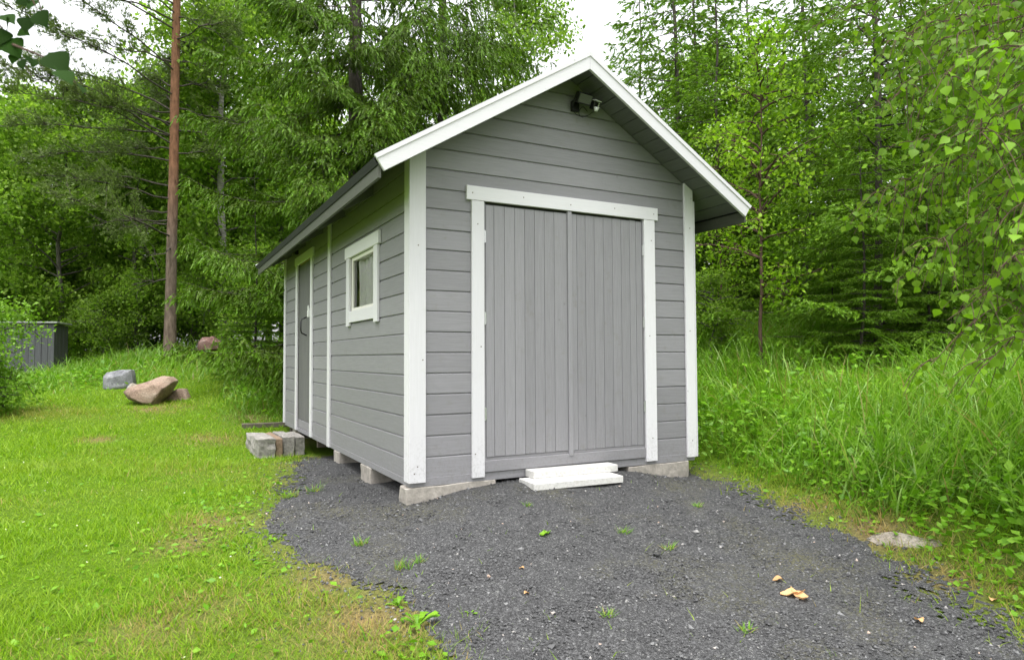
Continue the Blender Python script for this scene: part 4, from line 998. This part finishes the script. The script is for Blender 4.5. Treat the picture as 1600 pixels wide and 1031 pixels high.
tl = at(1890, 620, 4.4); tbase = np.array([tl[0], tl[1], gz(tl[0], tl[1])])
birch = empty('birch_tree', (0, 0, 0)); tag(birch, 'near birch leaning in from the right edge with hanging leafy branches', 'tree')
birch.location = tuple(tbase)
def loc_(p): return np.asarray(p) - tbase
tk = np.array([[0, 0, -.3], [.02, .03, .6], [.0, .08, 1.6], [-.06, .1, 2.8], [-.1, .05, 4.2], [-.12, .1, 6.0]])
link('trunk', tri_mesh('birch_trunk', *stack_tubes([(tk, np.array([.15, .12, .105, .09, .065, .03]))], 12), True), M['bark_birch'], birch)
ends = [(1275,40,4.2),(1300,95,4.0),(1330,-60,3.9),(1345,175,3.7),(1410,60,3.6),(1375,300,4.0),(1350,345,4.2),(1420,230,3.5),(1440,390,3.5),(1400,440,3.9),(1470,120,3.2),(1500,310,3.1),(1480,500,3.3),(1455,570,3.2),(1540,570,3.0),(1530,210,2.9),(1560,420,2.9),(1580,80,2.8),(1600,330,2.7),(1620,540,2.9),(1540,-30,3.3),(1660,200,2.7),(1680,420,2.8),(1440,20,3.9),(1385,130,4.3),(1500,30,3.6),(1590,240,3.2),(1520,470,3.5),(1470,260,3.9),(1420,320,4.4),(1560,150,3.8),(1580,500,3.7),(1480,60,3.4),(1540,110,3.1),(1500,200,3.5),(1570,300,3.3),(1610,130,3.0),(1430,160,4.0),(1550,360,3.6),(1600,420,3.2),(1480,380,3.8)]
tubes = []; LP = []; LD = []
for px, py, d in ends:
    e = loc_(at(px, py, d)); hh = float(np.clip(e[2] + rs.uniform(.3, .9), .8, 4.6)); b = np.array([np.interp(hh, tk[:, 2], tk[:, 0]), np.interp(hh, tk[:, 2], tk[:, 1]), hh])
    t = np.linspace(0, 1, 12)[:, None]; arc = np.array([0, 0, 1.0]) * (np.sin(t * math.pi) * .22)
    br = b + (e - b) * t + arc; br[1:-1] += rs.normal(0, .015, (10, 3)); Lb = np.linalg.norm(e - b)
    tubes.append((br, np.linspace(.008, .0016, 12)))
    for j in range(32):
        tt = rs.uniform(.34, 1.0); b0 = np.array([np.interp(tt, t[:, 0], br[:, q]) for q in range(3)])
        dv = unit((e - b) / Lb * .6 + rs.normal(0, .55, 3)); l2 = rs.uniform(.10, .30); s = np.linspace(0, 1, 5)[:, None]
        tw = b0 + dv * l2 * s - np.array([0, 0, 1.0]) * l2 * .8 * s ** 2; tubes.append((tw, np.linspace(.0028, .0012, 5)))
        for q in np.arange(.15, 1.05, .055 / l2 * .75):
            p0 = np.array([np.interp(q, s[:, 0], tw[:, k]) for k in range(3)]); dd = unit((tw[-1] - tw[0]) * .8 / l2 + rs.normal(0, .6, 3)) ; dd[2] -= .7
            LP.append(p0 + rs.normal(0, .008, 3)); LD.append(dd)
tag(link('branches', tri_mesh('birch_branches', *stack_tubes(tubes, 5), True), M['bark_young'], birch), kind='stuff')
LP = np.array(LP); LD = np.array(LD); order = np.argsort(np.linalg.norm(LP + tbase - CAM, axis=1))
pix = []
for i in range(len(LP)):
    w = LP[i] + tbase - CAM; z = w @ FW; pix.append((800 + F_PX * (w @ RT) / z, 515.5 - F_PX * (w @ UP) / z))
pix = np.array(pix); vis = (pix[:, 0] < 1600) & (pix[:, 1] > 0) & (pix[:, 1] < 1031)
order = np.concatenate([order[vis[order]], order[~vis[order]]])
RV = []; RF = []; off = 0
for c, i in enumerate(order):
    n = rs.normal(0, .55, 3) + np.array([0, 0, .6]) - FW * .4; s = rs.uniform(.036, .058); Mx = leaf_matrix(LP[i] + unit(LD[i]) * s * .28, LD[i], n, s)
    if c < 300:
        o = link('leaf', LM, None, birch); o.matrix_basis = Mx
    else:
        A = np.array(Mx); RV.append(LV @ A[:3, :3].T + A[:3, 3])
        for f in LFc: RF.append(tuple(off + q for q in f))
        off += len(LV)
me = bpy.data.meshes.new('birch_leaves'); me.from_pydata(np.concatenate(RV).tolist(), [], RF); 
for p_ in me.polygons: p_.use_smooth = True
tag(link('leaves', me, M['leaf_near'], birch), kind='stuff')
print('birch leaves', len(order), 'tris trees')

# overhanging twig, top left, close to the lens
ob = at(-260, -160, 1.9); over = empty('overhanging_branch', tuple(ob)); tag(over, 'dark backlit leafy twig hanging into the top left corner', 'branch')
tubes = []
def tw_line(pts): 
    P_ = np.array([at(*q) - ob for q in pts]); tubes.append((P_, np.linspace(.004, .0012, len(P_)))); return P_
tw_line([(-260,-160,1.9),(-120,-60,1.85),(-20,10,1.8),(20,70,1.8),(50,120,1.8)]); tw_line([(-120,-60,1.85),(0,-25,1.75),(60,0,1.75),(70,35,1.75)]); tw_line([(0,-25,1.75),(45,-10,1.7),(60,18,1.7)]); tw_line([(20,70,1.8),(70,90,1.6),(125,135,1.55)])
tw_line([(-120,-60,1.85),(-60,40,1.85),(-10,60,1.85)])
tag(link('twigs', tri_mesh('overhang_twigs', *stack_tubes(tubes, 5), True), M['bark_young'], over), kind='stuff')
LM2 = LM.copy(); LM2.materials.clear(); LM2.materials.append(M['leaf_backlit'])
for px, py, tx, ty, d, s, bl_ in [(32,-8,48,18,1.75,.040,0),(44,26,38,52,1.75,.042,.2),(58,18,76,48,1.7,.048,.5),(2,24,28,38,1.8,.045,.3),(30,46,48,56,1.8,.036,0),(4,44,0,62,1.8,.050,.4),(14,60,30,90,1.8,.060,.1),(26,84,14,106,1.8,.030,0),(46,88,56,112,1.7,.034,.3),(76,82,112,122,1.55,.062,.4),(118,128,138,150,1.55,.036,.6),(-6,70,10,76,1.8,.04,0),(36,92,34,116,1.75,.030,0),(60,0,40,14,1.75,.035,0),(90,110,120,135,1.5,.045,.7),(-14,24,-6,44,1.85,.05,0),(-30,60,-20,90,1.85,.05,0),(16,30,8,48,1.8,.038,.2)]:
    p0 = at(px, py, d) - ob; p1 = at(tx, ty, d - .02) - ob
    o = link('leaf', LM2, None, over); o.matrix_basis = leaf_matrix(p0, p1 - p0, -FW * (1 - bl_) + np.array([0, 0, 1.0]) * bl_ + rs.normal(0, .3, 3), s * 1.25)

# ------------------------------------------------------------------ grass
def blades(x, y, z, h, w, lean, az, curve, segs=2):
    n = len(x); base = np.stack([x, y, z - .01], 1); d = np.stack([np.cos(az), np.sin(az), np.zeros(n)], 1)
    tw = az + rng.uniform(-1, 1, n); s = np.stack([-np.sin(tw), np.cos(tw), np.zeros(n)], 1)
    rows = []
    ts = np.linspace(0, 1, segs + 1)
    for t in ts[:-1]:
        c = base + d * (h * (lean * t + curve * t * t))[:, None]; c[:, 2] += h * (t - .35 * curve * t * t)
        wt = (w * (1 - .55 * t))[:, None] * .5; rows += [c - s * wt, c + s * wt]
    tip = base + d * (h * (lean + curve))[:, None]; tip[:, 2] += h * (1 - .35 * curve); rows.append(tip)
    k = len(rows); V = np.stack(rows, 1).reshape(-1, 3); b = (np.arange(n) * k)[:, None]
    F = []
    for i in range(segs - 1):
        F += [b + np.array([[2*i, 2*i+1, 2*i+3]]), b + np.array([[2*i, 2*i+3, 2*i+2]])]
    i = segs - 1; F.append(b + np.array([[2*i, 2*i+1, 2*i+2]]))
    return V, np.stack(F, 1).reshape(-1, 3), k
BLK = [(-.60, .02, 3.6, 4.55)]
def bank(x, y):
    """how far a point belongs to the unmown bank and rough edges (0 lawn, 1 tall grass)"""
    b = np.clip((x - 1.9) / .5, 0, 1) * np.clip((sdist(x, y) - .12) / .55, 0, 1)
    m = np.clip((y - (9.3 + .5 * noise2(x, x * 0, 1.1))) / 1.2, 0, 1) * (x < 2.9)
    s = np.clip((x + 1.15 - .12 * (y - 5)) / .5, 0, 1) * np.clip((y - 5.3) / .6, 0, 1) * (x < 3)
    q = .34 * np.clip((-y - .6) / .8, 0, 1) * np.exp(-((sdist(x, y) - .55) / .40) ** 2) * (x < .5) * np.clip(.5 + noise2(x, y, 3.5), 0, 1)
    return np.maximum(np.maximum(b, q), np.maximum(m, s))
# mown lawn
x, y, r = polar_points(540000, 2.0, 16, 1.60, -50, 58)
bk = bank(x, y); s = sdist(x, y); dn = dryness(x, y)
p_keep = (1 - .7 * bk) * np.where(s < .12, np.maximum(.42 * np.exp((s - .12) / .11) * np.clip(.9 + .9 * noise2(x, y, 5.0), .05, 1.6), .002 + .035 * np.clip(noise2(x + 4, y + 8, 2.4) - 1.0, 0, 1)), np.clip(.42 + (s - .12) / .3, 0, 1)) * np.clip(1.15 - .55 * dn, .35, 1)
k = (rng.random(len(x)) < p_keep) & ~in_shed(x, y, .03) & (s > -1.6) & ~((x > 0) & (x < 2.75) & (y > -.05))
for a, b, c, d in BLK: k &= ~((x > a) & (x < b) & (y > c) & (y < d))
x, y, r, dn = x[k], y[k], r[k], dn[k]; n = len(x)
tuft = np.clip(1 + .38 * noise2(x, y, 3.5) + .24 * noise2(x, y, 13), .62, 2.2)
h = rng.gamma(9, 1 / 9, n) * .042 * tuft * (1 + .02 * r); w = rng.uniform(.0024, .0046, n) * (1 + .16 * np.maximum(r - 2, 0))
V, F, kk = blades(x, y, ground(x, y), h, w, rng.uniform(.1, .75, n), rng.uniform(0, 6.28, n), rng.uniform(.1, .7, n), 2)
dry = np.clip((rng.random(n) < dn * .85) * rng.uniform(.5, 1, n) + .24 * np.clip(noise2(x, y, 1.5), 0, 2) + .08 * np.clip(noise2(x, y, 6.0), 0, 2), 0, 1)
o = link('lawn_grass', tri_mesh('lawn_grass', V, F, False, {'dry': np.repeat(dry, kk)}), M['lawn_blade']); tag(o, 'short bright green mown grass covering the lawn', 'grass', kind='stuff')
print('lawn blades', n)
# tall grass on the bank, the far mound and along walls
x, y, r = polar_points(150000, 3.0, 20, 1.25, -62, 62)
bk = bank(x, y); cl = np.clip(.75 + .45 * noise2(x, y, 1.9), .12, 1)
k = (rng.random(len(x)) < bk * cl) & ~in_shed(x, y, .02)
for o_ in scene.objects:
    if o_.get('category') == 'rock': k &= ~(np.hypot(x - o_.location.x + .25 * FW[0], y - o_.location.y + .25 * FW[1]) < .55)
x, y, r, bk = x[k], y[k], r[k], bk[k]; n = len(x)
right = x > 2.7
h = rng.gamma(7, 1 / 7, n) * np.where(right, .34 + .16 * np.clip((sdist(x, y) - .9) / 1.0, 0, 1), np.where(y < 3, .30, .28)) * np.clip(.8 + .35 * noise2(x, y, 1.4), .35, 1.6) * (.35 + .65 * bk)
w = rng.uniform(.005, .012, n) * (1 + .06 * r)
azb = np.where(right, rng.normal(3.6, 1.5, n), rng.uniform(0, 6.28, n)) + 1.2 * noise2(x, y, 1.4)
V, F, kk = blades(x, y, ground(x, y), h, w, rng.uniform(.05, .45, n), azb, rng.gamma(3, .18, n).clip(0, 1.3), 4)
dry = np.clip((rng.random(n) < .06) * rng.uniform(.4, 1, n), 0, 1)
o = link('tall_grass', tri_mesh('tall_grass', V, F, False, {'dry': np.repeat(dry, kk)}), M['tall_blade']); tag(o, 'long bent grass growing on the bank and the far mound', 'grass', kind='stuff')
print('tall blades', n)
# broad leaved weeds among the grass
x, y, r = polar_points(110000, 2.2, 17, 1.35, -60, 60)
s = sdist(x, y); bk = bank(x, y); cl = np.clip(noise2(x + 7, y - 3, 1.3) * .8 + .45, 0, 1)
edge = np.exp(-((s - .35) / .35) ** 2) * (1 + 1.2 * (y < -.5))
k = (rng.random(len(x)) < np.clip(bk * cl * .9 * np.where((x > 2.7) & (s > 1.5), .22, 1.0) * (1 + 2.0 * ((y < 2) & (x < .5))) + edge * .35 * cl + .05, 0, 1)) & (s > .03) & ~in_shed(x, y, .04); x, y, r, bk = x[k], y[k], r[k], bk[k]; n = len(x)
right = x > 2.7
zz = ground(x, y) + rng.uniform(.02, 1, n) * np.where(right, .26, .20) * (bk * .9 + .12)
D = rng.normal(0, 1, (n, 3)); D[:, 2] *= .35; Nn = rng.normal(0, .45, (n, 3)); Nn[:, 2] += 1
Ln = rng.uniform(.035, .085, n) * (.55 + .45 * bk) * (1 + .03 * r)
V, F = cards(np.stack([x, y, zz], 1), D, Nn, Ln, Ln * rng.uniform(.45, .8, n), .12, .45)
o = link('ground_weeds', tri_mesh('ground_weeds', V, F, False, {'dry': np.zeros(len(V))}), M['weed_leaf']); tag(o, 'broad leaved weeds mixed into the grass', 'weeds', kind='stuff')
# tiny flowers
def dots(name, n, size, hgt, mat, label, cond):
    x, y, r = polar_points(n, 2.5, 16, 1.2, -15, 60); k = cond(x, y) & (sdist(x, y) > .2) & ~in_shed(x, y, .1); x, y = x[k], y[k]; n = len(x)
    P = np.stack([x, y, ground(x, y) + rng.uniform(.5, 1.2, n) * hgt], 1); Vs = []; Fs = []; off = 0
    for j in range(4):
        a = rng.uniform(0, 6.28, n); D = np.stack([np.cos(a), np.sin(a), np.full(n, .5)], 1); Nn = np.tile([0, 0, 1.0], (n, 1)); L_2 = np.full(n, size) * rng.uniform(.8, 1.2, n)
        V, F = cards(P, D, Nn, L_2, L_2 * .9, .1, .6); Vs.append(V); Fs.append(F + off); off += len(V)
    tag(link(name, tri_mesh(name, np.concatenate(Vs), np.concatenate(Fs)), M[mat]), label, 'flowers', kind='stuff')
dots('buttercups', 420, .014, .26, 'flower', 'tiny yellow buttercups scattered over the far mound', lambda x, y: bank(x, y) > .4)
dots('clover_flowers', 360, .010, .06, 'clover', 'tiny white clover heads scattered over the lawn', lambda x, y: (bank(x, y) < .1) & (x < -.3))

# ------------------------------------------------------------------ weeds and litter on the gravel, one by one
def weed(px, py, kind, s, label):
    p = on_ground(px, py); x0, y0 = p[0], p[1]; z0 = float(gravel_z(np.array(x0), np.array(y0))); r_ = np.random.default_rng(int(px * 7 + py))
    if kind == 'dandelion':
        n = 9; az = np.linspace(0, 6.28, n, endpoint=False) + r_.normal(0, .3, n); el = r_.uniform(.5, 1.25, n); D = np.stack([np.cos(az) * np.cos(el), np.sin(az) * np.cos(el), np.sin(el)], 1)
        Vs, Fs = [], []; V = []; F = []; off = 0
        for j in range(n):
            Lh = s * r_.uniform(.7, 1.2); sdv = np.cross(D[j], (0, 0, 1.0)); sdv /= np.linalg.norm(sdv); k = 7
            for q in range(k):
                t = q / (k - 1); c = D[j] * Lh * t; c = c - np.array([0, 0, 1.0]) * Lh * .45 * t * t; wd = Lh * (.03 + .17 * t ** 1.3) * (1 if q % 2 else .72) * (0.05 if q == k - 1 else 1)
                V += [c - sdv * wd, c + np.array([0, 0, -.15 * wd]), c + sdv * wd]
            for q in range(k - 1):
                b = off + q * 3; F += [(b, b+1, b+4, b+3), (b+1, b+2, b+5, b+4)]
            off += k * 3
        me = bpy.data.meshes.new('dandelion'); me.from_pydata([tuple(v) for v in V], [], F)
        o = link('dandelion_plant', me, M['weed_leaf'])
    else:
        n = 46; a = r_.uniform(0, 6.28, n); rr_ = s * .45 * np.sqrt(r_.random(n)); 
        V, F, kk = blades(rr_ * np.cos(a), rr_ * np.sin(a) * .7, np.zeros(n), s * r_.uniform(.35, 1.0, n), np.full(n, .005), r_.uniform(.1, .8, n), r_.uniform(0, 6.28, n), r_.uniform(.1, .8, n), 3)
        o = link('grass_tuft', tri_mesh('grass_tuft', V, F, False, {'dry': np.repeat((r_.random(n) < .2) * .8, kk)}), M['weed_leaf'])
    o.location = (x0, y0, z0 - .005); tag(o, label, 'weed', 'weeds growing in the gravel'); return o
weed(652, 985, 'dandelion', .15, 'upright dandelion leaves at the lower left edge of the gravel')
weed(622, 962, 'dandelion', .09, 'small dandelion rosette left of the upright dandelion leaves')
weed(630, 895, 'tuft', .10, 'grass tuft in the gravel above the dandelion leaves')
weed(655, 885, 'tuft', .07, 'tiny grass tuft right beside the taller gravel tuft')
weed(563, 855, 'tuft', .09, 'grass tuft at the left rim of the gravel below the shed corner')
weed(490, 772, 'tuft', .11, 'grass tuft in the gravel beside the long wall')
weed(455, 778, 'tuft', .12, 'thick grass tuft where the lawn meets the side gravel')
weed(888, 764, 'tuft', .07, 'bright grass tuft growing at the white step')
weed(825, 795, 'tuft', .06, 'low mossy tuft in front of the left end of the step')
weed(975, 842, 'tuft', .08, 'flat grass tuft in the middle of the gravel right of the step')
weed(1045, 862, 'tuft', .07, 'thin tuft in the gravel in line with the right door post')
weed(1090, 800, 'tuft', .07, 'grass tuft near the right rim of the gravel')
weed(1050, 745, 'tuft', .13, 'arching grass blades in front of the right foundation block')
weed(950, 975, 'tuft', .06, 'low green tuft near the bottom middle of the gravel')
weed(1165, 1000, 'tuft', .06, 'sparse tuft at the bottom of the gravel below the dry leaf')
weed(735, 968, 'dandelion', .05, 'tiny two leaved seedling at the bottom left of the gravel')
weed(470, 688, 'dandelion', .10, 'leafy weed growing against the side door step blocks')
weed(500, 690, 'tuft', .14, 'grass in the dark gap beneath the shed beside the step blocks')

def litter(px, py, s, rz, label, lobes=1, mat='dryleaf'):
    p = on_ground(px, py); z0 = float(gravel_z(np.array(p[0]), np.array(p[1]))); r_ = np.random.default_rng(int(px))
    V = []; F = []; 
    for l in range(lobes):
        a = l * 2.1; nu, nv = 7, 5; off = len(V)
        for i in range(nu):
            u = i / (nu - 1); w = .42 * math.sin(math.pi * min(.98, u * .9 + .06)) ** .8
            for j in range(nv):
                v = j / (nv - 1) * 2 - 1; x_ = u - .1; y_ = v * w; zc = .22 * v * v * w * 2 + .12 * math.sin(u * 5 + l) + r_.normal(0, .025)
                V.append(((x_ * math.cos(a) - y_ * math.sin(a)) * s, (x_ * math.sin(a) + y_ * math.cos(a)) * s, (zc + .12) * s))
        for i in range(nu - 1):
            for j in range(nv - 1): F.append((off + i*nv+j, off + i*nv+j+1, off + (i+1)*nv+j+1, off + (i+1)*nv+j))
    o = MB().add(V, F).build('dry_leaf', M[mat], None, smooth=True); o.location = (p[0], p[1], z0 + .004); o.rotation_euler = (0, 0, rz); tag(o, label, 'leaf', 'fallen leaves on the gravel')
litter(1244, 940, .085, .4, 'large crumpled tan leaf lying on the gravel lower right', 3)
litter(1222, 921, .055, 2.6, 'smaller curled tan leaf touching the large crumpled leaf')
litter(1440, 980, .050, 1.1, 'thin orange leaf right of the crumpled leaf, near the rim')
litter(1550, 942, .045, .2, 'orange leaf at the weedy right rim of the gravel')
litter(820, 941, .030, .2, 'little rust coloured leaf at the bottom centre of the gravel')
litter(818, 893, .028, 2.2, 'pale pinkish leaf scrap in the centre of the gravel')
litter(855, 846, .060, 1.0, 'fresh green leaf lying below the white step', 2, 'weed_leaf')
